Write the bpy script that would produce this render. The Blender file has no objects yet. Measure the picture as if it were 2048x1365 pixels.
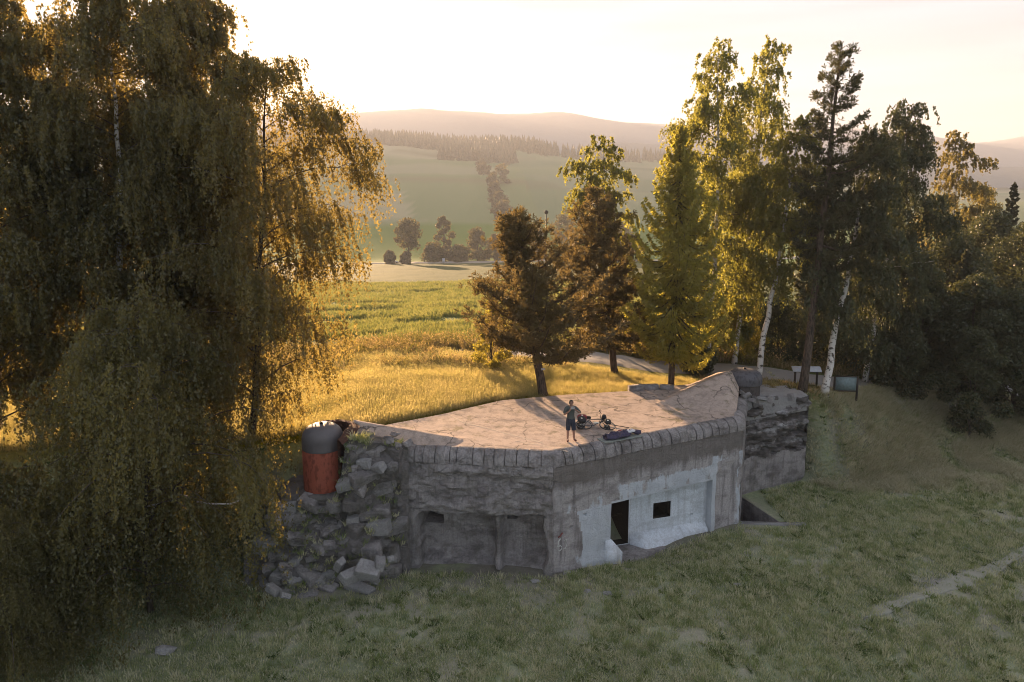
import bpy, bmesh, math
import numpy as np
from mathutils import Vector, Matrix, Quaternion
from mathutils.geometry import delaunay_2d_cdt

sc = bpy.context.scene
COL = sc.collection
R_ = math.radians
# ------------------------------------------------------------------ camera
F, CX, CY, PT, H = 1400., 1024., 597., R_(8.4), 15.2
cam = bpy.data.cameras.new('camera'); co = bpy.data.objects.new('camera', cam); COL.objects.link(co)
co.location = (0, 0, H); co.rotation_euler = (math.pi/2 - PT, 0, 0)
cam.sensor_width = 36.; cam.lens = F/2048*36; cam.shift_y = -(682.5-CY)/2048
cam.clip_start = .5; cam.clip_end = 12000
sc.camera = co
# ------------------------------------------------------------------ sky, sun, exposure
SUN_EL, SUN_AZ = R_(9.2), R_(-19.7)
w = bpy.data.worlds.new('World'); sc.world = w; w.use_nodes = True; w.cycles.sampling_method = 'MANUAL'; w.cycles.sample_map_resolution = 512
nt = w.node_tree; nt.nodes.clear()
sky = nt.nodes.new('ShaderNodeTexSky'); sky.sky_type = 'NISHITA'; sky.sun_disc = False
sky.sun_elevation = SUN_EL; sky.sun_rotation = SUN_AZ; sky.altitude = 500
sky.air_density = 1.0; sky.dust_density = .7; sky.ozone_density = 1.0
bg = nt.nodes.new('ShaderNodeBackground'); bg.inputs[1].default_value = .0505
wo = nt.nodes.new('ShaderNodeOutputWorld')
# thin streaks of high cloud over the whole sky
tc = nt.nodes.new('ShaderNodeTexCoord'); mp = nt.nodes.new('ShaderNodeMapping')
mp.inputs['Rotation'].default_value = (0, .12, .25); mp.inputs['Scale'].default_value = (1.6, 1.6, 22)
nz = nt.nodes.new('ShaderNodeTexNoise'); nz.inputs['Scale'].default_value = 1.6; nz.inputs['Detail'].default_value = 6
rp = nt.nodes.new('ShaderNodeMapRange'); rp.inputs['From Min'].default_value = .35; rp.inputs['From Max'].default_value = .7; rp.inputs['To Min'].default_value = .74; rp.inputs['To Max'].default_value = .92
mx = nt.nodes.new('ShaderNodeMix'); mx.data_type = 'RGBA'; mx.inputs[7].default_value = (1.55, 1.66, 1.92, 1)      # thin even veil of high cloud
L = nt.links.new
L(tc.outputs['Generated'], mp.inputs[0]); L(mp.outputs[0], nz.inputs[0]); L(nz.outputs[0], rp.inputs['Value'])
L(rp.outputs['Result'], mx.inputs[0]); L(sky.outputs[0], mx.inputs[6]); L(mx.outputs[2], bg.inputs[0]); L(bg.outputs[0], wo.inputs[0])
sd = Vector((math.sin(SUN_AZ)*math.cos(SUN_EL), math.cos(SUN_AZ)*math.cos(SUN_EL), math.sin(SUN_EL)))
sl = bpy.data.lights.new('sun', 'SUN'); sl.energy = 4.6; sl.angle = R_(.6); sl.color = (1, .64, .36)
so = bpy.data.objects.new('sun', sl); COL.objects.link(so); so.rotation_euler = sd.to_track_quat('Z', 'Y').to_euler(); so.location = (0, 0, 60)
vs = sc.view_settings; vs.view_transform = 'Standard'; vs.look = 'None'; vs.gamma = 1; vs.exposure = 2.9; vs.use_curve_mapping = False
cy = sc.cycles
cy.max_bounces = 6; cy.diffuse_bounces = 3; cy.glossy_bounces = 2; cy.transmission_bounces = 4; cy.transparent_max_bounces = 6; cy.volume_bounces = 1
cy.pixel_filter_type = 'BLACKMAN_HARRIS'; cy.filter_width = 1.0; cy.use_denoising = True; cy.sample_clamp_indirect = 3; cy.sample_clamp_direct = 12

# ------------------------------------------------------------------ layout helpers
cP, sP = math.cos(PT), math.sin(PT)
def ray(px, py):
    x = (px-CX)/F; y = (CY-py)/F; fw = cP+y*sP
    return x/fw, (y*cP-sP)/fw
def at(px, py, D):            # the point on the line of sight at D metres from the camera's foot
    a, b = ray(px, py); return Vector((a*D, D, H+b*D))
def atz(px, py, z):
    a, b = ray(px, py); D = (z-H)/b; return Vector((a*D, D, z))
RNG = np.random.default_rng(7)
def _h(ix, iy, iz):
    n = (ix*374761393 + iy*668265263 + iz*2147483647*3 + 1274126177) & 0xffffffff
    n = ((n ^ (n >> 13))*1274126177) & 0xffffffff
    return ((n ^ (n >> 16)) & 0xffff)/65535.
def vnoise(x, y, z=0.):
    x, y, z = np.broadcast_arrays(np.asarray(x, float), np.asarray(y, float), np.asarray(z, float))
    xi, yi, zi = np.floor(x).astype(np.int64), np.floor(y).astype(np.int64), np.floor(z).astype(np.int64)
    u, v, w_ = x-xi, y-yi, z-zi
    u, v, w_ = u*u*(3-2*u), v*v*(3-2*v), w_*w_*(3-2*w_)
    r = 0
    for a in (0, 1):
        for b in (0, 1):
            for c in (0, 1):
                r = r + _h(xi+a, yi+b, zi+c)*(u if a else 1-u)*(v if b else 1-v)*(w_ if c else 1-w_)
    return r
def fbm(x, y, z=0., o=4):
    r, s, a = 0, 0, 1.
    for i in range(o):
        r = r + a*vnoise(np.asarray(x)*2**i+i*17.3, np.asarray(y)*2**i+i*9.1, np.asarray(z)*2**i+i*5.7); s += a; a *= .5
    return r/s
def sstep(a, b, x):
    t = np.clip((np.asarray(x, float)-a)/(b-a), 0, 1); return t*t*(3-2*t)

# ------------------------------------------------------------------ mesh helpers
def mk_mesh(name, V, Fs, smooth=False, mats=None, fattr=None, vattr=None, midx=None, sharp=None):
    me = bpy.data.meshes.new(name); V = np.asarray(V, np.float32)
    Fs = [np.asarray(f, np.int32) for f in Fs if len(f)]
    lp = np.concatenate([f.ravel() for f in Fs]); sz = np.concatenate([np.full(len(f), f.shape[1], np.int32) for f in Fs])
    me.vertices.add(len(V)); me.vertices.foreach_set('co', V.ravel())
    me.loops.add(len(lp)); me.loops.foreach_set('vertex_index', lp)
    me.polygons.add(len(sz)); me.polygons.foreach_set('loop_start', np.concatenate([[0], np.cumsum(sz)[:-1]]).astype(np.int32))
    if smooth: me.polygons.foreach_set('use_smooth', np.ones(len(sz), bool))
    if midx is not None: me.polygons.foreach_set('material_index', np.asarray(midx, np.int32))
    for m in (mats or []): me.materials.append(m)
    me.update(calc_edges=True)
    for k, a in (fattr or {}).items(): me.attributes.new(k, 'FLOAT', 'FACE').data.foreach_set('value', np.asarray(a, np.float32))
    for k, a in (vattr or {}).items():
        a = np.asarray(a, np.float32)
        if a.ndim == 2:
            a = np.concatenate([a, np.ones((len(a), 1), np.float32)], 1)
            me.attributes.new(k, 'FLOAT_COLOR', 'POINT').data.foreach_set('color', a.ravel())
        else: me.attributes.new(k, 'FLOAT', 'POINT').data.foreach_set('value', a)
    if sharp: me.set_sharp_from_angle(angle=R_(sharp))
    return me
class MB:
    def __init__(s): s.V = []; s.F = []; s.n = 0
    def add(s, V, *Fs):
        V = np.asarray(V, float).reshape(-1, 3); s.V.append(V)
        for f in Fs: s.F.append(np.asarray(f, np.int64).reshape(len(f), -1)+s.n)
        s.n += len(V); return s
    def box(s, c, d, rot=0., M=None):
        x, y, z = [k/2 for k in d]
        V = np.array([[a, b, e] for e in (-z, z) for a, b in ((-x, -y), (x, -y), (x, y), (-x, y))])
        if M is not None: V = V@np.array(M.to_3x3()).T
        if rot: cr, sr = math.cos(rot), math.sin(rot); V = V@np.array([[cr, -sr, 0], [sr, cr, 0], [0, 0, 1]]).T
        return s.add(V+np.array(c), [(0, 3, 2, 1), (4, 5, 6, 7), (0, 1, 5, 4), (1, 2, 6, 5), (2, 3, 7, 6), (3, 0, 4, 7)])
    def tube(s, pts, rad, n=6, cap=True):
        P = np.asarray(pts, float); k = len(P); rad = np.broadcast_to(np.asarray(rad, float), (k,))
        T = np.gradient(P, axis=0); T /= np.linalg.norm(T, axis=1)[:, None]+1e-9
        ref = np.array([1., 0, 0]) if abs(T[0][2]) > .8 else np.array([0, 0, 1.])
        U = np.cross(T, ref); U /= np.linalg.norm(U, axis=1)[:, None]+1e-9; W = np.cross(T, U)
        a = np.arange(n)*2*math.pi/n
        V = P[:, None]+rad[:, None, None]*(np.cos(a)[None, :, None]*U[:, None]+np.sin(a)[None, :, None]*W[:, None])
        i = np.arange(k-1)[:, None]*n; j = np.arange(n)[None]; j2 = (j+1) % n
        f = np.stack([i+j, i+j2, i+n+j2, i+n+j], -1).reshape(-1, 4)
        s.add(V.reshape(-1, 3), f)
        if cap: s.F.append(np.array([list(range(n))])[:, ::-1]+s.n-k*n); s.F.append(np.array([list(range(n))])+s.n-n)
        return s
    def lathe(s, prof, n=32, c=(0, 0, 0)):
        pr = np.asarray(prof, float); k = len(pr); a = np.arange(n)*2*math.pi/n
        V = np.stack([pr[:, 0][:, None]*np.cos(a), pr[:, 0][:, None]*np.sin(a), np.repeat(pr[:, 1][:, None], n, 1)], -1)+np.array(c)
        i = np.arange(k-1)[:, None]*n; j = np.arange(n)[None]; j2 = (j+1) % n
        return s.add(V.reshape(-1, 3), np.stack([i+j, i+j2, i+n+j2, i+n+j], -1).reshape(-1, 4))
    def mesh(s, name, mats, **k):
        return mk_mesh(name, np.concatenate(s.V), s.F, mats=mats if isinstance(mats, list) else [mats], **k)
def obj(name, me, parent=None, local=False):
    o = bpy.data.objects.new(name, me); COL.objects.link(o)
    if parent is not None:
        o.parent = parent
        if not local: o.matrix_parent_inverse = Matrix.Translation(-root_loc(parent))
    return o
def root_loc(p):
    l = Vector((0, 0, 0))
    while p is not None:
        if p.type == 'EMPTY': l = l+Vector(p.location)
        p = p.parent
    return l
def tag(o, label=None, cat=None, group=None, kind=None):
    if label: o['label'] = label
    if cat: o['category'] = cat
    if group: o['group'] = group
    if kind: o['kind'] = kind
    return o
def thing(name, loc, label, cat, group=None, rot=None):
    o = bpy.data.objects.new(name, None); COL.objects.link(o); o.location = loc; o.empty_display_size = .3
    if rot: o.rotation_euler = rot
    return tag(o, label, cat, group)

# ------------------------------------------------------------------ materials
class NT:
    def __init__(s, name):
        s.m = bpy.data.materials.new(name); s.m.use_nodes = True; s.t = s.m.node_tree; s.t.nodes.clear()
        s.out = s.t.nodes.new('ShaderNodeOutputMaterial')
    def n(s, typ, ins=None, **kw):
        nd = s.t.nodes.new('ShaderNode'+typ)
        for k, v in kw.items(): setattr(nd, k, v)
        for k, v in (ins or {}).items():
            if isinstance(v, bpy.types.NodeSocket): s.t.links.new(v, nd.inputs[k])
            else: nd.inputs[k].default_value = v
        return nd
    def pos(s): return s.n('NewGeometry').outputs['Position']
    def noise(s, scale, detail=5, vec=None, rough=.6, sc3=None):
        v = vec or s.pos()
        if sc3: v = s.n('VectorMath', {0: v, 1: sc3}, operation='MULTIPLY').outputs[0]
        return s.n('TexNoise', {'Vector': v, 'Scale': scale, 'Detail': detail, 'Roughness': rough}).outputs[0]
    def ramp(s, fac, stops):
        r = s.n('ValToRGB', {0: fac}); e = r.color_ramp.elements
        while len(e) < len(stops): e.new(.5)
        for k, (p, c) in zip(e, stops): k.position = p; k.color = (*c, 1) if len(c) == 3 else c
        return r.outputs[0]
    def mix(s, f, a, b, mode='MIX'):
        d = s.n('Mix', data_type='RGBA', blend_type=mode)
        for k, v in ((0, f), (6, a), (7, b)):
            if isinstance(v, bpy.types.NodeSocket): s.t.links.new(v, d.inputs[k])
            else: d.inputs[k].default_value = v if k == 0 else ((*v, 1) if len(v) == 3 else v)
        return d.outputs[2]
    def attr(s, n, col=False): a = s.n('Attribute', attribute_name=n); return a.outputs[0] if col else a.outputs['Fac']
    def bump(s, h, st=.5, d=.05): return s.n('Bump', {'Height': h, 'Strength': st, 'Distance': d}).outputs[0]
    def fin(s, sh): s.t.links.new(sh, s.out.inputs[0]); return s.m
    def pbr(s, col, rough=.85, normal=None, metal=0., spec=.3):
        p = s.n('BsdfPrincipled')
        for k, v in (('Base Color', col), ('Roughness', rough), ('Metallic', metal), ('Specular IOR Level', spec)):
            if isinstance(v, bpy.types.NodeSocket): s.t.links.new(v, p.inputs[k])
            else: p.inputs[k].default_value = (*v, 1) if k == 'Base Color' else v
        if normal: s.t.links.new(normal, p.inputs['Normal'])
        return s.fin(p.outputs[0])
G3 = lambda v: (v, v, v)
def concrete(name, a, b, dark=(.17, .155, .155), stain=.5, streak=.5, bump=.6, paint=None, moss=0., rim=False):
    m = NT(name)
    c = m.mix(m.noise(1.3, 7), a, b)
    c = m.mix(m.ramp(m.noise(14, 4), [(.4, G3(0)), (.7, G3(.45))]), c, tuple(k*.45 for k in a))
    st = m.ramp(m.noise(.9, 6, sc3=(1, 1, 2.2)), [(.48, G3(0)), (.66, G3(stain))])
    c = m.mix(st, c, dark)
    if streak:
        sk = m.ramp(m.noise(2.6, 4, sc3=(1.6, 1.6, .16)), [(.5, G3(0)), (.68, G3(streak))])
        c = m.mix(sk, c, dark)
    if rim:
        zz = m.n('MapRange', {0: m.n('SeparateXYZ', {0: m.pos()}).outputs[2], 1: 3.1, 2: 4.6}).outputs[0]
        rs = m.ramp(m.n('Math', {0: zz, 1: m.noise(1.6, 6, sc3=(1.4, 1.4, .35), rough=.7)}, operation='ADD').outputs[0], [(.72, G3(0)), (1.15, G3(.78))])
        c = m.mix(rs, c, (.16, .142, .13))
    if moss: c = m.mix(m.ramp(m.noise(2.2, 5), [(.5, G3(0)), (.62, G3(moss))]), c, (.075, .08, .03))
    if paint:
        pn = m.n('Math', {0: m.attr(paint), 1: m.noise(3.2, 6, sc3=(1.3, 1.3, .45))}, operation='ADD').outputs[0]
        pf = m.ramp(pn, [(.88, G3(0)), (1.12, G3(.85))])
        c = m.mix(pf, c, m.mix(m.noise(2.2, 6, sc3=(1, 1, .4)), (.42, .46, .52), (.78, .83, .90)))
    hgt = m.n('Math', {0: m.noise(6, 8, rough=.7), 1: m.noise(30, 4)}, operation='ADD').outputs[0]
    ch = m.n('TexVoronoi', {'Vector': m.n('VectorMath', {0: m.pos(), 1: m.n('TexNoise', {'Vector': m.pos(), 'Scale': 3., 'Detail': 3}).outputs[1]}, operation='ADD').outputs[0], 'Scale': 2.6}, feature='DISTANCE_TO_EDGE').outputs[0]
    ch = m.ramp(ch, [(0, G3(0)), (.07, G3(.5))]); hgt = m.n('Math', {0: hgt, 1: ch}, operation='ADD').outputs[0]
    return m.pbr(c, .92, m.bump(hgt, bump, .11), spec=.15)
M = {}
M['roof_old'] = concrete('roof_concrete', (.47, .395, .35), (.40, .335, .30), (.24, .20, .18), .4, 0, .35)
M['conc'] = concrete('weathered_concrete', (.56, .525, .525), (.42, .385, .39), stain=.75, streak=.5, bump=1., moss=.25)
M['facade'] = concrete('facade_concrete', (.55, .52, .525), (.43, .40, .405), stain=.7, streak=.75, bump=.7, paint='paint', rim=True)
M['rough'] = concrete('broken_concrete', (.46, .435, .435), (.33, .31, .31), stain=.5, streak=0, bump=1., moss=.3)
M['gap'] = concrete('dark_broken_face', (.33, .305, .30), (.20, .185, .18), stain=.5, streak=0, bump=1., moss=.35)
M['pale'] = concrete('pale_broken_concrete', (.46, .45, .45), (.34, .33, .33), stain=.3, streak=0, bump=.8)
m = NT('worn_roof_concrete'); wv = m.n('VectorMath', {0: m.pos(), 1: m.n('VectorMath', {0: m.n('TexNoise', {'Vector': m.pos(), 'Scale': 1.4, 'Detail': 4}).outputs[1], 1: (.9, .9, .9)}, operation='MULTIPLY').outputs[0]}, operation='ADD').outputs[0]
c = m.mix(m.noise(.8, 7), (.54, .43, .36), (.41, .33, .285)); c = m.mix(m.ramp(m.noise(2.3, 8, rough=.7), [(.46, G3(0)), (.64, G3(.8))]), c, (.24, .20, .175)); c = m.mix(m.ramp(m.noise(22, 4), [(.52, G3(0)), (.72, G3(.5))]), c, (.24, .2, .18))
c = m.mix(m.ramp(m.noise(9, 3), [(.6, G3(0)), (.7, G3(.55))]), c, (.56, .49, .43))
vd = m.n('TexVoronoi', {'Vector': wv, 'Scale': .42}, feature='DISTANCE_TO_EDGE').outputs[0]; ck = m.ramp(vd, [(.0, G3(1)), (.016, G3(0))]); ck = m.mix(1., ck, m.ramp(m.noise(.7, 3), [(.36, G3(0)), (.5, G3(1.))]), 'MULTIPLY')
c = m.mix(ck, c, (.10, .085, .075)); c = m.mix(m.ramp(m.noise(1.1, 6, rough=.7), [(.56, G3(0)), (.66, G3(.75))]), c, (.17, .15, .085))
hg = m.n('Math', {0: m.noise(5, 8), 1: m.noise(40, 3)}, operation='ADD').outputs[0]; M['roof'] = m.pbr(c, .92, m.bump(hg, .5, .05), spec=.12)
m = NT('layered_broken_concrete'); bn = m.noise(1.0, 6, sc3=(.55, .55, 3.6), rough=.65); c = m.ramp(bn, [(.36, (.075, .068, .062)), (.47, (.17, .155, .15)), (.56, (.32, .30, .30)), (.66, (.55, .54, .55))]); c = m.mix(m.ramp(m.noise(5, 6), [(.45, G3(0)), (.62, G3(.75))]), c, (.09, .082, .075))
M['strata'] = m.pbr(c, .95, m.bump(m.n('Math', {0: m.noise(5, 8), 1: m.noise(26, 3)}, operation='ADD').outputs[0], 1., .1), spec=.1)
M['seam'] = concrete('pale_mortar', (.52, .44, .36), (.44, .37, .31), stain=0, streak=0, bump=.2)
M['white'] = concrete('white_lime_plaster', (.80, .84, .90), (.60, .65, .72), (.28, .28, .29), .45, .4, .4)
def rusty(name, a, b, rough=.75, metal=0.):
    m = NT(name); c = m.mix(m.noise(2.4, 6), a, b)
    c = m.mix(m.ramp(m.noise(7, 5, sc3=(1, 1, .5)), [(.50, G3(0)), (.62, G3(.75))]), c, tuple(k*.4 for k in a))
    return m.pbr(c, rough, m.bump(m.noise(22, 4), .35, .02), metal)
M['rust'] = rusty('red_oxide_paint', (.36, .10, .06), (.25, .07, .045))
M['rustdark'] = concrete('rust_stained_concrete', (.19, .085, .06), (.11, .075, .06), (.05, .04, .03), .6, .3, .9)
m = NT('grey_cupola_steel'); M['steel'] = m.pbr(m.mix(m.noise(2.2, 6), (.17, .155, .16), (.10, .09, .09)), .6, m.bump(m.noise(18, 5), .12, .01), .1)
M['iron'] = rusty('dark_iron', (.03, .025, .022), (.05, .04, .03), .6, .6)
def plain(name, c, r=.7, metal=0., v=.25):
    m = NT(name); return m.pbr(m.mix(m.noise(9, 4), tuple(k*(1-v) for k in c), tuple(min(1, k*(1+v)) for k in c)), r, m.bump(m.noise(40, 3), .15, .01), metal)
def leafmat(name, ca, cb, ta, tb, trans=.5):
    m = NT(name); r = m.attr('rnd')
    d = m.n('BsdfDiffuse', {0: m.mix(r, ca, cb)}).outputs[0]; t = m.n('BsdfTranslucent', {0: m.mix(r, ta, tb)}).outputs[0]
    g = m.n('BsdfGlossy', {0: (1, 1, 1, 1), 'Roughness': .45}).outputs[0]
    mm = m.n('MixShader', {0: trans, 1: d, 2: t}).outputs[0]
    return m.fin(m.n('MixShader', {0: .03, 1: mm, 2: g}).outputs[0])
M['birchleaf'] = leafmat('birch_leaves', (.05, .055, .022), (.135, .125, .055), (.27, .205, .04), (.47, .35, .09), .5)
M['birchleaf_low'] = leafmat('shaded_birch_leaves', (.055, .06, .026), (.14, .135, .06), (.25, .20, .04), (.44, .34, .08), .46)
M['birchleaf_r'] = leafmat('birch_leaves_yellowish', (.06, .075, .02), (.13, .135, .04), (.32, .31, .04), (.5, .46, .08), .5)
M['pineleaf'] = leafmat('pine_needles', (.05, .05, .024), (.105, .09, .042), (.20, .15, .05), (.32, .22, .07), .35)
M['darkneedle'] = leafmat('dark_pine_needles', (.028, .036, .02), (.06, .062, .03), (.10, .10, .03), (.16, .14, .04), .3)
M['larchleaf'] = leafmat('larch_needles', (.11, .12, .028), (.20, .19, .05), (.50, .45, .05), (.66, .58, .09), .56)
M['woodleaf'] = leafmat('wood_leaves', (.035, .045, .024), (.075, .085, .04), (.08, .09, .025), (.15, .15, .045), .32)
M['bushleaf'] = leafmat('shrub_leaves', (.07, .085, .02), (.13, .13, .03), (.42, .36, .04), (.6, .48, .06), .5)
M['farleaf'] = leafmat('far_tree_leaves', (.05, .055, .025), (.10, .10, .04), (.16, .14, .04), (.26, .2, .06), .35)
def bark(name, a, b, sc3, lo, hi, bump=.6):
    m = NT(name); v = m.n('TexCoord').outputs['Object']
    c = m.mix(m.ramp(m.noise(3., 5, v, sc3=sc3), [(lo, G3(0)), (hi, G3(1))]), a, b)
    return m.pbr(c, .9, m.bump(m.noise(6, 5, v, sc3=sc3), bump, .03), spec=.1)
M['twig'] = bark('birch_twig_bark', (.13, .105, .085), (.07, .055, .048), (2, 2, 2), .4, .6)
M['birchbark'] = bark('birch_bark', (.62, .58, .55), (.09, .075, .065), (1.2, 1.2, 1.9), .52, .6, .3)
M['pinebark'] = bark('pine_bark', (.12, .09, .072), (.05, .04, .034), (5, 5, 1.2), .4, .6)
M['darkbark'] = bark('dark_bark', (.10, .085, .07), (.045, .037, .03), (5, 5, 1.2), .4, .6)
M['deadwood'] = plain('bleached_dead_wood', (.42, .38, .35), .8)

# ------------------------------------------------------------------ terrain
FOOT = np.array([(-60, 22), (-30, 23.5), (-16, 24), (-12, 25), (-9.5, 26.6), (-4, 27.9), (1.6, 27.3), (10.6, 32.2), (11.8, 35), (15.6, 36.5), (16.2, 35.3), (18, 35), (23.3, 36.3), (31, 37.5), (45, 39), (80, 42)])
BROW = np.array([(-60, 29), (-30, 29), (-16, 29.2), (-12, 29.0), (-9.5, 28.9), (-7.5, 29.0), (-6, 29.8), (-3, 31.95), (-.6, 33.8), (2.2, 34.7), (6.1, 35.5), (8, 36.2), (12, 37.6), (15.6, 37.3), (16.4, 37.0), (18, 38.2), (23, 42.5), (31, 48), (45, 56), (80, 70)])
PROF = np.array([(0, 4.9), (36, 4.95), (48, 4.75), (60, 4.0), (100, 1.0), (200, -7.), (310, -14.9), (335, -15.2), (450, -2.6), (1100, 92), (1180, 95), (1500, 60), (2200, 20), (9000, 0)])
HILLX = np.array([(-600, 1.12), (-240, 1.07), (0, .95), (80, .86), (250, .70), (420, .45), (700, .25), (1500, .2)])
def terrain(x, y):
    x = np.asarray(x, float); y = np.asarray(y, float)
    f = np.interp(x, FOOT[:, 0], FOOT[:, 1]); b = np.interp(x, BROW[:, 0], BROW[:, 1])
    k = sstep(0, 1, (y-f)/np.maximum(b-f, .4))
    zb = np.interp(y, PROF[:, 0], PROF[:, 1])
    xr = x*1100/np.maximum(y, 300)
    hx = np.interp(xr, HILLX[:, 0], HILLX[:, 1])
    far = sstep(400, 700, y)
    zb = zb*(1-far+far*hx)
    side = np.interp(x, [-40, -14, -8, 12, 16, 22, 31, 60, 120], [-1.2, -.9, -.2, -.25, -.55, -1.3, -2.4, -4.5, -6])*(1-sstep(70, 250, y))
    zb = zb+side
    n = (fbm(x*.22, y*.22)-.5)*.5+(fbm(x*.9+5, y*.9)-.5)*.16
    near = 1-sstep(30, 60, np.abs(x-2))*0
    front = np.interp(y, [-60, 10, 22, 30, 60], [-1.2, -.2, 0, 0, 0]) + n*.8 - .5*np.exp(-((x-5.0)**2/5.+(y-28.4)**2/2.2))
    keep = 1-sstep(0, 1.5, np.abs(x-4)-13)*0
    nb = n*np.where((x > -8) & (x < 16) & (y < 38), .25, 1.)
    big = (fbm(x*.012, y*.012, 3.)-.5)*np.clip((y-60)*.03, 0, 14)*np.clip(y/900, .35, 1)
    return front*(1-k)+(zb+nb+big)*k
def axis(core0, core1, step, lo, hi, g):
    a = list(np.arange(core0, core1+1e-6, step)); s = step
    while a[-1] < hi: s *= g; a.append(a[-1]+s)
    s = step
    while a[0] > lo: s *= g; a.insert(0, a[0]-s)
    return np.array(a)
XS = axis(-26, 40, .5, -3500, 3500, 1.075); YS = axis(14, 60, .5, -80, 2900, 1.05)
GX, GY = np.meshgrid(XS, YS); TX, TY = GX.ravel(), GY.ravel(); TZ = terrain(TX, TY)
nx, ny = len(XS), len(YS)
ii = (np.arange(ny-1)[:, None]*nx+np.arange(nx-1)[None]); quads = np.stack([ii, ii+1, ii+nx+1, ii+nx], -1).reshape(-1, 4)
def albedo(x, y):
    f = np.interp(x, FOOT[:, 0], FOOT[:, 1]); b = np.interp(x, BROW[:, 0], BROW[:, 1])
    k = sstep(.55, 1.0, (y-f)/np.maximum(b-f, .4))
    def mixc(c, d, t): return np.asarray(c)*(1-t[:, None])+np.asarray(d)*t[:, None]
    n1 = fbm(x*.35, y*.35, 1.); n2 = fbm(x*1.6, y*1.6, 2.); n3 = fbm(x*.05, y*.05, 8.)
    lawn = mixc((.25, .27, .18), (.29, .33, .20), sstep(.4, .62, n1)); lawn = mixc(lawn, (.38, .345, .29), sstep(.56, .7, n2*.6+n1*.45)*.75)
    # worn earth along the walls, on the bank and on the path
    bank = sstep(.02, .25, (y-f)/np.maximum(b-f, .4))*(1-k)*sstep(14, 17, x); lawn = mixc(lawn, (.17, .15, .125), bank*.6*sstep(.4, .6, n2))
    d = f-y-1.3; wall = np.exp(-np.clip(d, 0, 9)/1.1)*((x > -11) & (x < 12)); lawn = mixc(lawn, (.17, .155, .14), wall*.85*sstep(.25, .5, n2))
    pd = np.abs((y-23.8)-(x-13.7)*.53-.4*np.sin(x*.5)); pth = np.exp(-(pd/.55)**2)*sstep(11.5, 14.5, x)*(1-sstep(30, 40, x)); lawn = mixc(lawn, (.30, .285, .28), pth*sstep(.3, .52, n2))
    pd2 = np.abs((y-21.3)-(x-13.7)*.50); pth2 = np.exp(-(pd2/.5)**2)*sstep(11.5, 16, x); lawn = mixc(lawn, (.24, .22, .2), pth2*.6*sstep(.4, .6, n2))
    mead = mixc((.22, .20, .06), (.27, .25, .075), sstep(.4, .6, n1)); mead = mixc(mead, (.14, .15, .045), sstep(.5, .65, n2)*.6)
    mead = mixc(mead, (.13, .125, .06), sstep(42.5, 45, y+2*(n1-.5)+.06*x)); mead = mixc(mead, (.12, .15, .055), sstep(15, 20, x))
    fld = mixc((.135, .17, .06), (.175, .20, .075), sstep(.4, .6, n3)); fld = mixc(fld, (.11, .15, .06), sstep(.52, .62, fbm(x*.05, y*.22, 4.))*.8)
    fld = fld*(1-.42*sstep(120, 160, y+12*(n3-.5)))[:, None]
    c = mixc(mead, fld, sstep(49.5, 51.5, y+1.5*(n1-.5)))
    c = mixc(c, np.array((.13, .20, .04)), sstep(312, 318, y)*1.); 
    ci, cj = np.floor((x+.35*y)/150+fbm(x*.004, y*.004, 7.)*.5).astype(np.int64), np.floor((y-.25*x)/105+fbm(x*.004, y*.004, 9.)*.4).astype(np.int64)
    hv = _h(ci, cj, ci*0+3)
    hill = mixc((.20, .24, .11), (.28, .29, .16), sstep(.3, .5, hv)); hill = mixc(hill, (.15, .20, .095), sstep(.62, .7, hv)); hill = mixc(hill, (.33, .31, .19), sstep(.86, .9, hv))
    hill = mixc(hill, (.20, .19, .10), ((np.sin(y*.022+x*.004) > .93)*1.)*.8)
    right = sstep(-2, 2, x-(y-450)*-.03-20); hill = mixc(hill, (.17, .22, .13), right*.45)
    c = mixc(c, hill, sstep(440, 452, y+.05*x))
    c = mixc(c, (.07, .085, .05), sstep(1080, 1120, y))
    return mixc(lawn, c, k)
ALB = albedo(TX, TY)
# the ditch beside the entrance wall is a real hole: refill a rectangle of the sheet around it
DIT = [(10.72, 30.95), (12.55, 31.0), (11.72, 33.5), (11.55, 33.7)]
x0, x1, y0, y1 = 9.5, 14.0, 29.5, 35.5
qc = np.stack([TX[quads].mean(1), TY[quads].mean(1)], 1)
keepq = ~((qc[:, 0] > x0) & (qc[:, 0] < x1) & (qc[:, 1] > y0) & (qc[:, 1] < y1))
gi = np.where((TX >= x0-1e-4) & (TX <= x1+1e-4) & (TY >= y0-1e-4) & (TY <= y1+1e-4))[0]
def inpoly(px, py, poly):
    c = False; n = len(poly)
    for i in range(n):
        (a, b), (d, e) = poly[i], poly[i-1]
        if (b > py) != (e > py) and px < (d-a)*(py-b)/(e-b)+a: c = not c
    return c
pts = [Vector((TX[i], TY[i])) for i in gi]+[Vector(p) for p in DIT]; nb = len(gi)
cd = delaunay_2d_cdt(pts, [(nb+i, nb+(i+1) % 4) for i in range(4)], [], 0, 1e-5)
pv = np.array([(v.x, v.y) for v in cd[0]]); tris = np.array([f for f in cd[2] if not inpoly(*pv[list(f)].mean(0), DIT)])
TV = np.concatenate([np.stack([TX, TY, TZ], 1), np.stack([pv[:, 0], pv[:, 1], terrain(pv[:, 0], pv[:, 1])], 1)])
TALB = np.concatenate([ALB, albedo(pv[:, 0], pv[:, 1])])
mg = NT('ground_surface'); ac = mg.attr('alb', True)
gc = mg.mix(mg.ramp(mg.noise(5, 6), [(.3, G3(0)), (.75, G3(.55))]), ac, mg.mix(1., ac, (.45, .47, .42), 'MULTIPLY'))
gc = mg.mix(mg.ramp(mg.noise(16, 4), [(.55, G3(0)), (.75, G3(.5))]), gc, mg.mix(1., gc, (1.7, 1.6, 1.4), 'MULTIPLY'))
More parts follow.
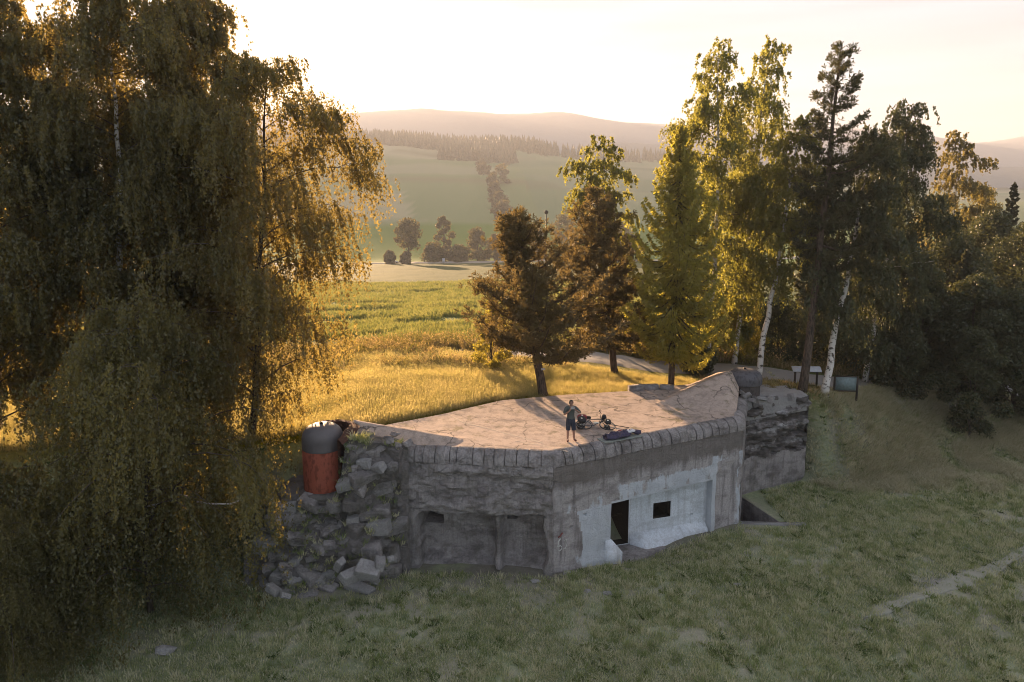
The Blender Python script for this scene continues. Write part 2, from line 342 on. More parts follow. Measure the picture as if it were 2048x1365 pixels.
M['ground'] = mg.pbr(gc, .95, mg.bump(mg.noise(7, 6), .7, .12), spec=.05)
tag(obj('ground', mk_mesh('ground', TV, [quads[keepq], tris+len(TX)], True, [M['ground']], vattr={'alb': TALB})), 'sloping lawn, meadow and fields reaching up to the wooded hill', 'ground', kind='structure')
# far mountains: ridges with their own depth; distance haze is put into their colour
def ridge(name, label, D, depth, pts, foot, col):
    px = np.linspace(-900, 2950, 180); yy = np.interp(px, [p[0] for p in pts], [p[1] for p in pts])+(fbm(px*.02, D, 0)-.5)*5
    V = []; rows = 9
    top = np.array([at(a, b, D) for a, b in zip(px, yy)])
    for r in range(rows):
        t = r/(rows-1)*2-1
        k = 1-abs(t)**1.4; X = top*(1+t*depth/D) if True else top
        Zr = foot+(top[:, 2]-foot)*k+(fbm(px*.03, r*3.1, 2.)-.5)*30*(1-k)*k*4
        V.append(np.stack([top[:, 0]*(1+t*depth/D), top[:, 1]+t*depth, Zr], 1))
    n = len(px); i = np.arange(rows-1)[:, None]*n+np.arange(n-1)[None]
    m = NT(name+'_hazed_forest'); c = m.mix(m.noise(.006, 6), col, tuple(k*.7 for k in col)); mat = m.pbr(c, 1., m.bump(m.noise(.03, 5), .6, 6.), spec=0.)
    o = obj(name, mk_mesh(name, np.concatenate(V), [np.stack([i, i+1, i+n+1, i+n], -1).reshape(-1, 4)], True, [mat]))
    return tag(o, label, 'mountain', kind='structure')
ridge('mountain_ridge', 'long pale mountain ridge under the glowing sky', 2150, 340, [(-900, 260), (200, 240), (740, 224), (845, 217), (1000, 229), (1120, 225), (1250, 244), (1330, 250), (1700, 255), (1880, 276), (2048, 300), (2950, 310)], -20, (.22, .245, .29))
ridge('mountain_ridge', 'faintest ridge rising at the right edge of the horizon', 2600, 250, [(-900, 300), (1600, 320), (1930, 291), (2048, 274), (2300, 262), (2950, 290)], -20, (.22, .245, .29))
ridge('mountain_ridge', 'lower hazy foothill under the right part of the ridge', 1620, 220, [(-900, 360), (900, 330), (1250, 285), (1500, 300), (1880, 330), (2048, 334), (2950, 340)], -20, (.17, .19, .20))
# gravel road behind the pines, tarmac lane far down in the valley
def strip(name, label, path, width, mat, dz, wob=.25, taper=False):
    P = np.array(path, float); t = np.linspace(0, len(P)-1, 160); X = np.interp(t, np.arange(len(P)), P[:, 0]); Yv = np.interp(t, np.arange(len(P)), P[:, 1])
    for _ in range(25): X[1:-1] = (X[:-2]+X[1:-1]*2+X[2:])/4; Yv[1:-1] = (Yv[:-2]+Yv[1:-1]*2+Yv[2:])/4
    T = np.stack([np.gradient(X), np.gradient(Yv)], 1); T /= np.linalg.norm(T, axis=1)[:, None]; N = np.stack([-T[:, 1], T[:, 0]], 1)
    V = []; k = 7
    for j in range(k):
        s = (j/(k-1)-.5)*width*((sstep(0, .8, t)*(.55+.9*fbm(t*3.1, 4.4, 0))) if taper else 1)+((fbm(t*.9, j*.0+(j > k/2)*7., 0)-.5)*wob if j in (0, k-1) else 0)
        xx = X+N[:, 0]*s; yy = Yv+N[:, 1]*s; V.append(np.stack([xx, yy, terrain(xx, yy)+dz*(1 if 0 < j < k-1 else -.5)], 1))
    n = len(t); i = np.arange(k-1)[:, None]*n+np.arange(n-1)[None]
    return tag(obj(name, mk_mesh(name, np.concatenate(V), [np.stack([i, i+1, i+n+1, i+n], -1).reshape(-1, 4)], True, [mat])), label, 'road', kind='structure')
m = NT('gravel'); M['gravel'] = m.pbr(m.mix(m.noise(9, 6), (.34, .32, .31), (.22, .21, .2)), .95, m.bump(m.noise(30, 4), .6, .03))
m = NT('tarmac'); M['tarmac'] = m.pbr(m.mix(m.noise(.4, 4), (.40, .35, .29), (.32, .28, .24)), .8)
strip('gravel_road', 'grey gravel track curving behind the pine and larch', [(-3, 48.6), (1, 46.9), (5, 45.2), (8.5, 43.4), (12, 42.2), (16, 42.0), (21, 41.6), (27, 43.2), (36, 48)], 3.9, M['gravel'], .07)
strip('road', 'pale country road crossing the valley behind the field', [(-260, 285), (-120, 298), (-55, 306), (-35, 312), (-12, 317), (30, 324), (90, 335), (240, 350)], 5.5, M['tarmac'], .5, .1)
m = NT('worn_earth'); M['earth'] = m.pbr(m.mix(m.noise(3, 7, rough=.7), (.37, .36, .32), (.23, .235, .17)), .95, m.bump(m.noise(12, 5), .7, .05))
strip('path', 'worn pale footpath running up the lawn at the right', [(12.6, 23.2), (14, 24.0), (17, 25.5), (20, 27.0), (23.5, 29.1), (30, 32.5), (40, 36.5)], .7, M['earth'], .045, .6, True)
# ------------------------------------------------------------------ the bunker
BK = thing('bunker', (3, 30, 0), 'old concrete bunker with flat roof, steel cupolas and barred entrance, dug into the slope', 'bunker')
RZ = 5.1
HB = []
M['opening_shade'] = concrete('shade_toned_interior', (.035, .032, .03), (.02, .019, .018), (.01, .01, .01), .5, 0, .4)  # near-black colour paints in the darkness inside the door and window
A0, K_, E_, G_, Q_ = [np.array(p, float) for p in ((-4.3, 26.98), (1.63, 26.3), (10.6, 30.8), (11.8, 34.0), (15.7, 35.8))]
CL, CR = np.array((-7.65, 27.15)), np.array((12.0, 35.1))       # the two cupolas
def wallmesh(name, p0, p1, us, zs, depth, mats, midf=None, vattr=None, smooth=True, sharp=38):
    """vertical wall between two plan points; depth(u,z) pushes points inwards"""
    d = (p1-p0)/np.linalg.norm(p1-p0); n = np.array([-d[1], d[0]])
    U, Zg = np.meshgrid(us, zs); Dp = depth(U, Zg)
    X = p0[0]+d[0]*U+n[0]*Dp; Yv = p0[1]+d[1]*U+n[1]*Dp
    k, r = len(us), len(zs); i = np.arange(r-1)[:, None]*k+np.arange(k-1)[None]
    q = np.stack([i, i+1, i+k+1, i+k], -1).reshape(-1, 4)
    V = np.stack([X.ravel(), Yv.ravel(), Zg.ravel()], 1)
    mi = midf(U.ravel()[q].mean(1), Zg.ravel()[q].mean(1)) if midf else None
    va = {a: f(U.ravel(), Zg.ravel()) for a, f in (vattr or {}).items()}
    return mk_mesh(name, V, [q], smooth, mats, midx=mi, vattr=va, sharp=sharp)
def grid_lines(a, b, step, breaks=()):
    e = 1e-3; g = list(np.linspace(a, b, int((b-a)/step)+1))
    g = [v for v in g if all(abs(v-k) > step*.4 for k in breaks)]
    for k in breaks: g += [k-e, k+e]
    return np.array(sorted(g))
def strata(u, z, amp, seed, fz=2.6):
    s = fbm(u*.55+seed, z*fz+(fbm(u*.4, z*.3, seed)-.5)*1.5, seed, 3)
    return -(np.round(s*6)/6*.5+s*.5-.5)*amp-(fbm(u*2.2, z*3.5, seed+3, 4)-.5)*amp*.9
# left bay with its low firing niche
LA = np.linalg.norm(K_-A0)
def depA(u, z):
    nic = sstep(.42, .5, u+(fbm(z*2, 1., 1)-.5)*.3)*(1-sstep(LA-.34, LA-.26, u+(fbm(z*1.5, 2., 4)-.5)*.35))*(1-sstep(2.36, 2.46, z+(fbm(u*1.4, 3., 2)-.5)*.25))
    pil = np.exp(-((u-3.75-(fbm(z*2, 5., 3)-.5)*.2)/.17)**4)*sstep(-.1, .2, z)*(1-.55*sstep(.9, 1.6, z)*sstep(.45, .6, fbm(z*3, 1, 9)))
    dp = nic*(.85-.62*pil)
    slot = ((u > .52) & (u < 1.35) & (z > 1.62) & (z < 2.0+.05*np.sin(u*9))) | ((u > 4.05) & (u < 4.45) & (z > 1.95) & (z < 2.3))
    dp = dp+slot*.9
    rough = strata(u, z, .42, 2.)*np.where(z > 2.4, 1, 0)+(fbm(u*2, z*2, 5., 4)-.5)*.12
    tal = -np.clip(.5-z, 0, 1)*.9*nic
    return dp+rough+tal
wa = wallmesh('niche_wall', A0, K_, np.linspace(0, LA, 120), np.linspace(-.5, 4.62, 104), depA, [M['conc']])
obj('niche_wall', wa, BK)
# entrance wall
LB = np.linalg.norm(E_-K_); UB0, UB1, ZL = 2.8, 8.3, 2.5
dirB = (E_-K_)/LB; inB = np.array([-dirB[1], dirB[0]])
DR = (3.15, 4.45, -.12, 2.12); WN = (5.64, 6.49, .86, 1.59)
def recd(u): return 1.3-(u-UB0)/(UB1-UB0)*.95
def depB(u, z):
    rec = (u > UB0) & (u < UB1) & (z < ZL)
    d = np.where(rec, recd(u), 0.)
    d = d+((u > DR[0]) & (u < DR[1]) & (z > DR[2]) & (z < DR[3]))*5.+((u > WN[0]) & (u < WN[1]) & (z > WN[2]) & (z < WN[3]))*.9
    holes = sum([((u-a)**2+(z-b)**2 < .0016)*.15 for a, b in ((1.55, 2.3), (.85, 1.85), (7.6, .75))])
    r = (fbm(u*1.5, z*1.5, 7., 4)-.5)*np.where(rec, .03, .10)
    r = r+np.where((z > 2.55) & ~rec, strata(u, z, .10, 8., 1.6), 0)
    r = r+.07*sstep(8.55, 8.6, u)*(1-sstep(9.75, 9.8, u))*(1-sstep(3.0, 3.3, z+.6*((u-9.2)/.6)**2*.5))   # fallen plaster patch
    r = r+.06*(1-sstep(.28, .36, u+(fbm(z*1.3, 4, 4)-.5)*.3))*(z < 3.9)
    return d+r+holes
def paintB(u, z):
    rec = (u > UB0) & (u < UB1) & (z < ZL+.02)
    p = .30*sstep(.5, 1.2, u)*np.ones_like(z)
    p = np.where((u > 1.12+.25*np.clip(2.6-z, 0, 1)) & (u < 3.0) & (z < 2.55), (.72), p)
    p = np.where((z > 2.5) & (u > 3.2) & (u < 8.6),   .57-.75*np.abs(z-2.95)*np.where(z > 3.2, 1., .3), p)
    p = np.where((z > 2.5) & (u <= 3.2), .36-.2*(z-2.5), p)
    p = np.where(u > 8.55, np.where((u < 9.75) & (z < 3.25), 0, .42), p)
    p = np.where((u >= 8.2) & (u <= 8.55), .7, p)
    p = p+(fbm(u*2.2, z*2.2, 11., 4)-.5)*.35
    return np.where(rec, 1.2, np.where(z > 3.6, .2, p))
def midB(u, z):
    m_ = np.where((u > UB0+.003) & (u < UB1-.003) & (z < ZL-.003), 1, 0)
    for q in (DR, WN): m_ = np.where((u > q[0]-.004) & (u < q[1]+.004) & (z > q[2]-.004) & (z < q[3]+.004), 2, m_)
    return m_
wb = wallmesh('entrance_wall', K_, E_, grid_lines(0, LB, .085, (UB0, UB1, DR[0], DR[1], WN[0], WN[1])), grid_lines(-.7, 4.62, .08, (ZL, DR[2], DR[3], WN[2], WN[3])), depB, [M['facade'], M['white'], M['opening_shade']], midB, {'paint': paintB})
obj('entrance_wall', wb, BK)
def onB(u, z, dep): p = K_+dirB*u+inB*dep; return np.array((p[0], p[1], z))
# door grille (bars), window frame, cheek wall, sloping plaster skirt, threshold
gr = obj('door_grille', MB().box(onB(3.82, 1.05, 1.55), (1.3, .04, .05), math.atan2(dirB[1], dirB[0])).mesh('door_grille', M['iron']), BK)
for z in (.05, 1.98): obj('grille_rail', MB().box(onB(3.82, z, 1.55), (1.3, .04, .05), math.atan2(dirB[1], dirB[0])).mesh('grille_rail', M['iron']), gr)
bar = MB().tube([(0, 0, -.1), (0, 0, 2.1)], .014, 6).mesh('bar', M['iron'])
for k in range(9):
    o = obj('bar', bar, gr); o.location = onB(3.22+k*.15, 0, 1.55)-np.array(root_loc(gr))*0
    o.matrix_parent_inverse = Matrix.Translation(-root_loc(gr))
angB = math.atan2(dirB[1], dirB[0])
wf = MB()
for (u, z, a, b) in ((6.065, WN[2]+.03, .85, .06), (6.065, WN[3]-.03, .85, .06), (WN[0]+.03, 1.225, .06, .61), (WN[1]-.03, 1.225, .06, .61)):
    wf.box(onB(u, z, recd(u)+.12), (a, .08, b), angB)
obj('window_frame', wf.mesh('window_frame', M['iron']), BK)
def prismB(poly, d0, d1):
    n = len(poly); V = [onB(u, z, d0) for u, z in poly]+[onB(u, z, d1) for u, z in poly]
    return np.array(V), [np.array([list(range(n))]), np.array([list(range(n))])[:, ::-1]+n, np.array([(i, i+n, (i+1) % n+n, (i+1) % n) for i in range(n)])]
V, Fs = prismB([(2.55, -.8), (3.34, -.8), (3.40, .22), (2.84, .9), (2.55, .9)], -.045, .42)
obj('cheek_wall', mk_mesh('cheek_wall', V, Fs, mats=[M['white']]), BK)
sk = MB(); us = np.linspace(4.5, 8.25, 26); rows = []
for t in np.linspace(0, 1, 8):
    for u in us:
        edge = .30*sstep(4.5, 4.9, u)+.7
        d = recd(u)-.01-t*(recd(u)+.25)*sstep(4.4, 5.0, u)*.8
        z = (.30+.12*fbm(u*1.2, 1., 1))*(1-t)**1.4-.12*t-.35*t**3+(fbm(u*3, t*4, 2.)-.5)*.1
        rows.append(onB(u, z, d))
i = np.arange(7)[:, None]*26+np.arange(25)[None]
obj('plaster_skirt', mk_mesh('plaster_skirt', rows, [np.stack([i, i+26, i+27, i+1], -1).reshape(-1, 4)], True, [M['white']]), BK)
obj('threshold', MB().box(onB(4.3, -.36, .75), (2.9, 1.5, .4), angB).mesh('threshold', M['conc']), BK)
# graffito on the bare pier left of the entrance
def gstroke(pts, rad=.02): return MB().tube([onB(u, z, -.06+.1*(fbm(u*1.5, z*1.5, 7., 4)-.5)) for u, z in pts], rad, 5)
M['chalk'] = plain('white_spray_paint', (.6, .6, .58)); M['redspray'] = plain('dark_red_spray_paint', (.18, .05, .05))
six = [(.33, 1.55), (.24, 1.45), (.2, 1.25), (.22, 1.08), (.3, 1.03), (.38, 1.1), (.38, 1.2), (.3, 1.26), (.23, 1.2)]
obj('graffiti', gstroke(six).mesh('graffiti', M['chalk']), BK)
obj('graffiti', gstroke([(.48, 1.42), (.62, 1.46), (.55, 1.3), (.62, 1.2), (.55, 1.08), (.48, 1.1)]).mesh('graffiti', M['chalk']), BK)
obj('graffiti', gstroke([(.22, 1.62), (.32, 1.66), (.42, 1.78)], .03).mesh('graffiti', M['redspray']), BK)
# return wall and rough flank wall
GE = np.linalg.norm(G_-E_)
obj('return_wall', wallmesh('return_wall', E_, G_, np.linspace(0, GE, 40), np.linspace(-2.8, 4.62, 80), lambda u, z: (fbm(u*2, z*2, 3., 4)-.5)*.1*np.minimum(1, u*3), [M['conc']]), BK)
LC = np.linalg.norm(Q_-G_)
def depC(u, z):
    r = strata(u, z, .95, 12., 2.1)+.12
    ledge = -.16*np.exp(-((z-3.42-.05*u)/.14)**4)*(u > .7)*(u < 2.3)-.16*np.exp(-((z-2.35-.05*u)/.12)**4)*(u > .9)*sstep(.35, .5, fbm(u*2, 1., 6))
    return np.where(z > 1.9+.1*np.sin(u*3), r+ledge, (fbm(u*1.5, z*1.5, 2., 4)-.5)*.06)
obj('flank_wall', wallmesh('flank_wall', G_, Q_, np.linspace(0, LC, 100), np.linspace(-2.8, 4.72, 130), depC, [M['strata'], M['conc']], lambda u, z: np.where(z < 1.85+.12*np.sin(u*3), 1, 0), sharp=60), BK)
Q2 = np.array((15.2, 37.7))
obj('flank_wall', wallmesh('flank_wall', Q_, Q2, np.linspace(0, np.linalg.norm(Q2-Q_), 30), np.linspace(-.5, 4.72, 60), lambda u, z: strata(u, z, .3, 15.)*np.minimum(1, u*4), [M['strata']]), BK)
# roof: one slab with the two concrete humps that rise to the cupolas
def inset(poly, d):
    out = []
    for i in range(len(poly)):
        p = poly[i]; a = poly[max(i-1, 0)]; b = poly[min(i+1, len(poly)-1)]
        n = np.zeros(2)
        for s, e in ((a, p), (p, b)):
            if np.linalg.norm(e-s) > 0: t = (e-s)/np.linalg.norm(e-s); n += np.array((-t[1], t[0]))
        n /= np.linalg.norm(n); out.append(p+n*d*(1/np.clip(abs(np.dot(n, np.array((-1, 1))*0+n)), .5, 1)))
    return out
FR = [np.array((-5.6, 27.05)), A0, K_, E_, G_]
inn = inset(FR, .42)
roofpoly = [(-6.45, 27.3)]+[tuple(p) for p in inn]+[(11.55, 34.6), (11.25, 35.6), (11.2, 37.2), (8.4, 36.3), (6.2, 35.35), (4.2, 35.0), (2.2, 34.5), (-.6, 33.6), (-2.9, 31.75), (-6.0, 29.65), (-6.9, 29.2), (-6.6, 28.2)]
def wedge(x, y, f, c, b, A, h, ex=1.):
    """ridge from foot f up to A: front plane rises from line f-c, back plane from line f-b"""
    def sd_(p, q): 
        n = np.array((-(q[1]-p[1]), q[0]-p[0])); d = lambda X, Y: (X-p[0])*n[0]+(Y-p[1])*n[1]
        return d(x, y)/d(*A)
    a_, b_ = np.clip(sd_(f, c), 0, None)**ex, np.clip(sd_(f, b), 0, None); k = .09
    sm = -np.log(np.exp(-a_/k)+np.exp(-b_/k)+math.exp(-1.06/k))*k+k*.7
    return h*np.clip(np.minimum(sm, np.minimum(a_, b_)), 0, None)
def roofz(x, y):
    x = np.asarray(x, float); y = np.asarray(y, float)
    z = RZ+np.maximum(wedge(x, y, (-1.7, 27.95), (-6.6, 26.75), (-6.6, 30.2), (-6.7, 27.9), .95), wedge(x, y, (6.9, 33.0), (10.0, 31.55), (10.9, 38.4), (11.3, 34.75), 1.3, 1.2)*sstep(.15, 1.15, (x-10.75)*-.936+(y-30.8)*.351))
    return z+(fbm(x*.5, y*.5, 3.)-.5)*.06+(fbm(x*2.5, y*2.5, 5.)-.5)*.03
def densify(poly, st):
    o = []
    for i in range(len(poly)):
        a, b = np.array(poly[i]), np.array(poly[(i+1) % len(poly)]); k = max(1, int(np.linalg.norm(b-a)/st))
        o += [tuple(a+(b-a)*j/k) for j in range(k)]
    return o
def capmesh(name, poly, st, zf, mat, skirt=None):
    dp = densify(poly, st); gx = np.arange(min(p[0] for p in poly), max(p[0] for p in poly), st); gy = np.arange(min(p[1] for p in poly), max(p[1] for p in poly), st)
    ip = [(a+.3*st*(j % 2), b) for a in gx for j, b in enumerate(gy) if inpoly(a+.3*st*(j % 2), b, poly)]
    ip = [p for p in ip if min((p[0]-q[0])**2+(p[1]-q[1])**2 for q in dp) > (.45*st)**2]
    cd = delaunay_2d_cdt([Vector(p) for p in dp+ip], [(i, (i+1) % len(dp)) for i in range(len(dp))], [], 0, 1e-5)
    pv = np.array([(v.x, v.y) for v in cd[0]]); tr = np.array([f for f in cd[2] if inpoly(*pv[list(f)].mean(0), poly)])
    V = np.stack([pv[:, 0], pv[:, 1], zf(pv[:, 0], pv[:, 1])], 1); Fs = [tr]
    if skirt:
        n = len(dp); base = np.array([(p[0], p[1], skirt) for p in dp]); top = np.array([(p[0], p[1], zf(np.array([p[0]]), np.array([p[1]]))[0]) for p in dp]); k0 = len(V)
        V = np.concatenate([V, top, base]); Fs.append(np.array([(k0+i, k0+n+i, k0+n+(i+1) % n, k0+(i+1) % n) for i in range(n)]))
    return mk_mesh(name, V, Fs, True, [mat], sharp=45)
obj('roof_slab', capmesh('roof_slab', roofpoly, .22, roofz, M['roof'], 4.3), BK)
# broken platform around the far cupola
plat = [tuple(G_+np.array((.02, .06))), tuple(Q_+np.array((-.06, .03))), tuple(Q2), (13.2, 38.3), (11.1, 37.5), (11.35, 35.6), (11.62, 34.6)]
obj('broken_platform', capmesh('broken_platform', plat, .16, lambda x, y: 4.72+.35*np.clip(1-(np.hypot(x-CR[0], y-CR[1])-.8)/2.2, 0, 1)+(np.round(fbm(x*1.1, y*1.8, 6.)*7)/7-.5)*.32+(fbm(x*4, y*4, 2.)-.5)*.1, M['pale'], 3.9), BK)
# rounded roof edge: single blocks between the shuttering joints
def rimprof(): return [(.46, 4.6), (.46, 5.13), (.30, 5.125), (.14, 5.06), (.02, 4.94), (-.04, 4.78), (-.05, 4.58), (.1, 4.56)]
def rim_run(p0, p1, L0=.0, n=None, jit=.02, j0=0., j1=0.):
    d = (p1-p0); LL = np.linalg.norm(d); d = d/LL; nn = np.array([-d[1], d[0]]); n = n or int(LL/.46)
    pr = np.array(rimprof()); e = np.linspace(0, LL, n+1); e[1:-1] += RNG.uniform(-.11, .11, n-1)
    for k in range(n):
        sh = RNG.uniform(-jit, jit); up = RNG.uniform(-jit, jit*.6); V = []
        for s, sw in ((e[k]+(.022 if k else 0), j0 if k == 0 else 0), (e[k+1]-(.022 if k < n-1 else 0), j1 if k == n-1 else 0)):
            for a, z in pr:
                q = p0+d*(s+sw*a)+nn*(a+sh*(a < .4)); V.append((q[0], q[1], z+up+RNG.uniform(-.008, .008)))
        m_ = len(pr); F4 = [(i, (i+1) % m_, (i+1) % m_+m_, i+m_) for i in range(m_)]
        me = mk_mesh('rim_block', V, [np.array(F4), np.array([list(range(m_))[::-1]]), np.array([list(range(m_, 2*m_))])], True, [M['conc']], sharp=50)
        obj('rim_block', me, BK)
def miter(a, b, c):
    t1 = (b-a)/np.linalg.norm(b-a); t2 = (c-b)/np.linalg.norm(c-b); an = math.atan2(t1[0]*t2[1]-t1[1]*t2[0], t1@t2); return math.tan(an/2)
mK, mE = miter(A0, K_, E_), miter(K_, E_, G_)
rim_run(A0+(A0-K_)/LA*1.1, K_, j1=-mK); rim_run(K_, E_, j0=mK, j1=-mE); rim_run(E_, G_, j0=mE, n=9)
core = MB()
for a, b in ((A0, K_), (K_, E_), (E_, G_)):
    d = (b-a)/np.linalg.norm(b-a); n_ = np.array([-d[1], d[0]]); V = []
    for s in (a+d*.03, b-d*.03):
        for o_, z in ((.44, 4.5), (.44, 5.08), (.20, 5.05), (.06, 4.8), (.02, 4.5)): q = s+n_*o_; V.append((q[0], q[1], z))
    core.add(V, [(i, (i+1) % 5, (i+1) % 5+5, i+5) for i in range(5)])
obj('rim_core', core.mesh('rim_core', M['conc']), BK)
# pale seams across the roof, a dark lip at its back edge
def seam(pts, wd=.05):
    for k in range(1): pass
    P = np.array([atz(a, b, RZ)[:2] for a, b in pts]); t = np.linspace(0, len(P)-1, 50); X = np.interp(t, np.arange(len(P)), P[:, 0]); Yv = np.interp(t, np.arange(len(P)), P[:, 1])+(fbm(t*2.5, 2., 1.)-.5)*.12
    T = np.stack([np.gradient(X), np.gradient(Yv)], 1); T /= np.linalg.norm(T, axis=1)[:, None]; N = np.stack([-T[:, 1], T[:, 0]], 1); V = []
    for s, h_ in ((-1, .0), (-.4, .007), (.4, .007), (1, .0)):
        ww = wd*(.6+.9*fbm(t*3, 7., s*0)); xx = X+N[:, 0]*ww*s; yy = Yv+N[:, 1]*ww*s; V.append(np.stack([xx, yy, roofz(xx, yy)+h_], 1))
    i = np.arange(3)[:, None]*50+np.arange(49)[None]
    obj('roof_seam', mk_mesh('roof_seam', np.concatenate(V), [np.stack([i, i+1, i+51, i+50], -1).reshape(-1, 4)], True, [M['seam']]), BK)
seam([(895, 829), (925, 845), (1000, 863), (1085, 886)]); seam([(1030, 882), (1085, 891), (1135, 903)]); seam([(1072, 818), (1100, 823), (1128, 829)], .04)
lip = []
for k, (a, b) in enumerate((((6.1, 35.35), (6.9, 35.65)), ((6.95, 35.68), (7.7, 35.75)), ((7.75, 35.75), (8.5, 35.6)))):
    a, b = np.array(a), np.array(b); c = (a+b)/2; obj('back_lip', MB().box((c[0], c[1], 5.16), (np.linalg.norm(b-a)-.02, .35, .42-.05*k), math.atan2(b[1]-a[1], b[0]-a[0])).mesh('back_lip', M['conc']), BK)
for k, (x, y, z, sz) in enumerate(((11.75, 34.35, 5.25, .5), (11.6, 34.75, 5.6, .45), (12.0, 34.1, 5.0, .55), (12.7, 34.45, 4.95, .5), (13.6, 34.9, 4.85, .45), (11.72, 34.5, 5.0, .95), (11.62, 34.75, 5.45, .8), (11.5, 34.95, 5.85, .6), (11.85, 34.2, 4.85, .9), (12.3, 34.25, 4.85, .8), (14.5, 35.3, 4.8, .7), (13.2, 34.75, 4.85, .6))): HB.append((x, y, z, sz))
# small spalls and stones on the roof
def rock(seed, r, sq=(1, 1, .7), n=16, mat='rough'):
    g = np.random.default_rng(seed); bm = bmesh.new(); 
    P_ = g.normal(size=(n, 3)); P_ /= np.linalg.norm(P_, axis=1)[:, None]; P_ *= g.uniform(.75, 1.1, (n, 1))*np.array(sq)*r
    for p in P_: bm.verts.new(p)
    bmesh.ops.convex_hull(bm, input=bm.verts); 
    bmesh.ops.delete(bm, geom=[v for v in bm.verts if not v.link_faces], context='VERTS')
    bmesh.ops.bevel(bm, geom=bm.edges[:], offset=r*.06, segments=1, affect='EDGES')
    me = bpy.data.meshes.new('rock'); bm.to_mesh(me); bm.free(); me.materials.append(M[mat]); return me
# cupolas
M['steeldark'] = rusty('dark_weathered_steel', (.13, .125, .14), (.08, .076, .086), .6, .15)
M['iron2'] = rusty('rusty_dark_steel', (.10, .085, .08), (.06, .05, .048), .7, .2)
def cupola(c, z0, zb, zt, r, lower, upper, br=1.):
    e = thing_part('cupola', BK, (c[0], c[1], z0))
    zs = zb+(zt-zb)*.0
    obj('cupola_body', MB().lathe([(r*br*.98, z0-.5), (r*br*.99, z0), (r*br, zb-.02), (r*br*.985, zb), (r*.3, zb+.01)], 40, (c[0], c[1], 0)).mesh('cupola_body', lower, smooth=True, sharp=40), e)
    th = np.linspace(0, math.pi/2, 26); k = .38
    prof = [(r*.99, zb-.01), (r*1.005, zb+.02)]+[(r*(math.cos(a)**.62), zb+(zt-zb)*(k+(1-k)*math.sin(a))) for a in th[:-1]]+[(.001, zt)]
    obj('cupola_dome', MB().lathe(prof, 72, (c[0], c[1], 0)).mesh('cupola_dome', upper, smooth=True), e).cycles.shadow_terminator_geometry_offset = .3
    obj('vent_knob', MB().lathe([(.07, zt-.03), (.07, zt+.05), (.04, zt+.07), (.001, zt+.07)], 12, (c[0]-.03, c[1], 0)).mesh('vent_knob', M['iron']), e)
    return e
def thing_part(name, parent, loc):
    o = bpy.data.objects.new(name, None); COL.objects.link(o); o.parent = parent; o.location = Vector(loc)-root_loc(parent); o.empty_display_size = .2; return o
e1 = cupola(CL, 3.3, 5.12, 6.08, .82, M['rust'], M['steel']); e1['label'] = 'round cupola with grey dome and red painted lower body'
# observation port of the left cupola: grey plate and dark recess on the dome
pa = MB()
for a0, a1, z0_, z1_, rr in ((-1.75, -.95, 5.15, 5.5, .845),):
    an = np.linspace(a0, a1, 9); V = [(CL[0]+rr*math.cos(a), CL[1]+rr*math.sin(a), z) for z in (z0_, z1_) for a in an]
    pa.add(V, [(i, i+1, i+10, i+9) for i in range(8)])
obj('port_plate', pa.mesh('port_plate', M['steel'], smooth=True), e1)
e2 = cupola(CR, 4.6, 5.62, 6.34, .86, M['iron2'], M['steeldark'], .9); e2['label'] = 'low grey cupola dome behind the concrete hump'
# socket: the broken collar that held the left cupola, rust stained inside
V = []; an = np.linspace(-.85, 1.9, 26)
for j, z in enumerate(np.linspace(3.0, 1, 12)):
    for a in an:
        top = 5.98-.10*abs(a)-.25*max(0, -a-.3)
        zz = 3.0+(top-3.0)*j/11; r = 1.06+.10*(fbm(a*3, zz*2, 3.)-.5)+max(0, -a-.45)*.5
        V.append((CL[0]+r*math.cos(a), CL[1]+r*math.sin(a), zz))
for j in range(3):
    for a in an:
        top = 5.98-.10*abs(a)-.25*max(0, -a-.3); r = 1.12+.16*j+.08*fbm(a*4, j, 3.)+max(0, -a-.45)*.5
        V.append((CL[0]+r*math.cos(a), CL[1]+r*math.sin(a), top+.02-.06*j*j*.5+(fbm(a*5, j, 1.)-.5)*.05))
i = np.arange(14)[:, None]*26+np.arange(25)[None]
obj('cupola_socket', mk_mesh('cupola_socket', V, [np.stack([i, i+26, i+27, i+1], -1).reshape(-1, 4)], True, [M['rustdark']], sharp=60), BK)
# ruined front of the left wing: face, ledge under the cupola, back wall
xs = np.linspace(-10.6, -4.15, 90); V = []; nr = 96
for j in range(nr):
    s = j/(nr-1)
    for x in xs:
        topz = 3.45+(5.05+.75*np.clip(1-(abs(x+6.3))/2.6, 0, 1)**1-3.45)*sstep(-6.95, -6.35, x)-.9*(1-sstep(-10.6, -9.0, x))
        if s < .68:
            z = -.7+(topz+.7)*s/.68
            lean = np.clip(1-z/max(topz, 1), 0, 1.3)
            y = 26.15-1.15*lean**1.5*(1-sstep(-6.2, -4.6, x)*.75)+.65*sstep(-6.0, -4.5, x)+.35*(1-sstep(-10, -8.5, x))
        else:
            t = (s-.68)/.32; z = topz+.04*t; y = 26.15+.65*sstep(-6.0, -4.5, x)+t*np.interp(x, [-10.6, -7, -6.4, -4.15], [3.0, 3.0, .8, .5])
        cell = np.floor(fbm(x*.8, z*.9+y*.3, 4., 2)*9)/9
        n_ = (fbm(x*1.1, z*1.1, y*.6+3., 4)-.5)*.55+(cell-.5)*.95+(fbm(x*4.5, z*4.5, 1., 3)-.5)*.3
        am = np.where(s < .68, 1, .25)*(.35 if x > -4.5 else 1)*min(1, (topz-z)*.8+.3)
        V.append((x+n_*.1, y-n_*am, z+(n_*.12*am if s < .68 else (fbm(x*2, y*2, 0.)-.5)*.12)))
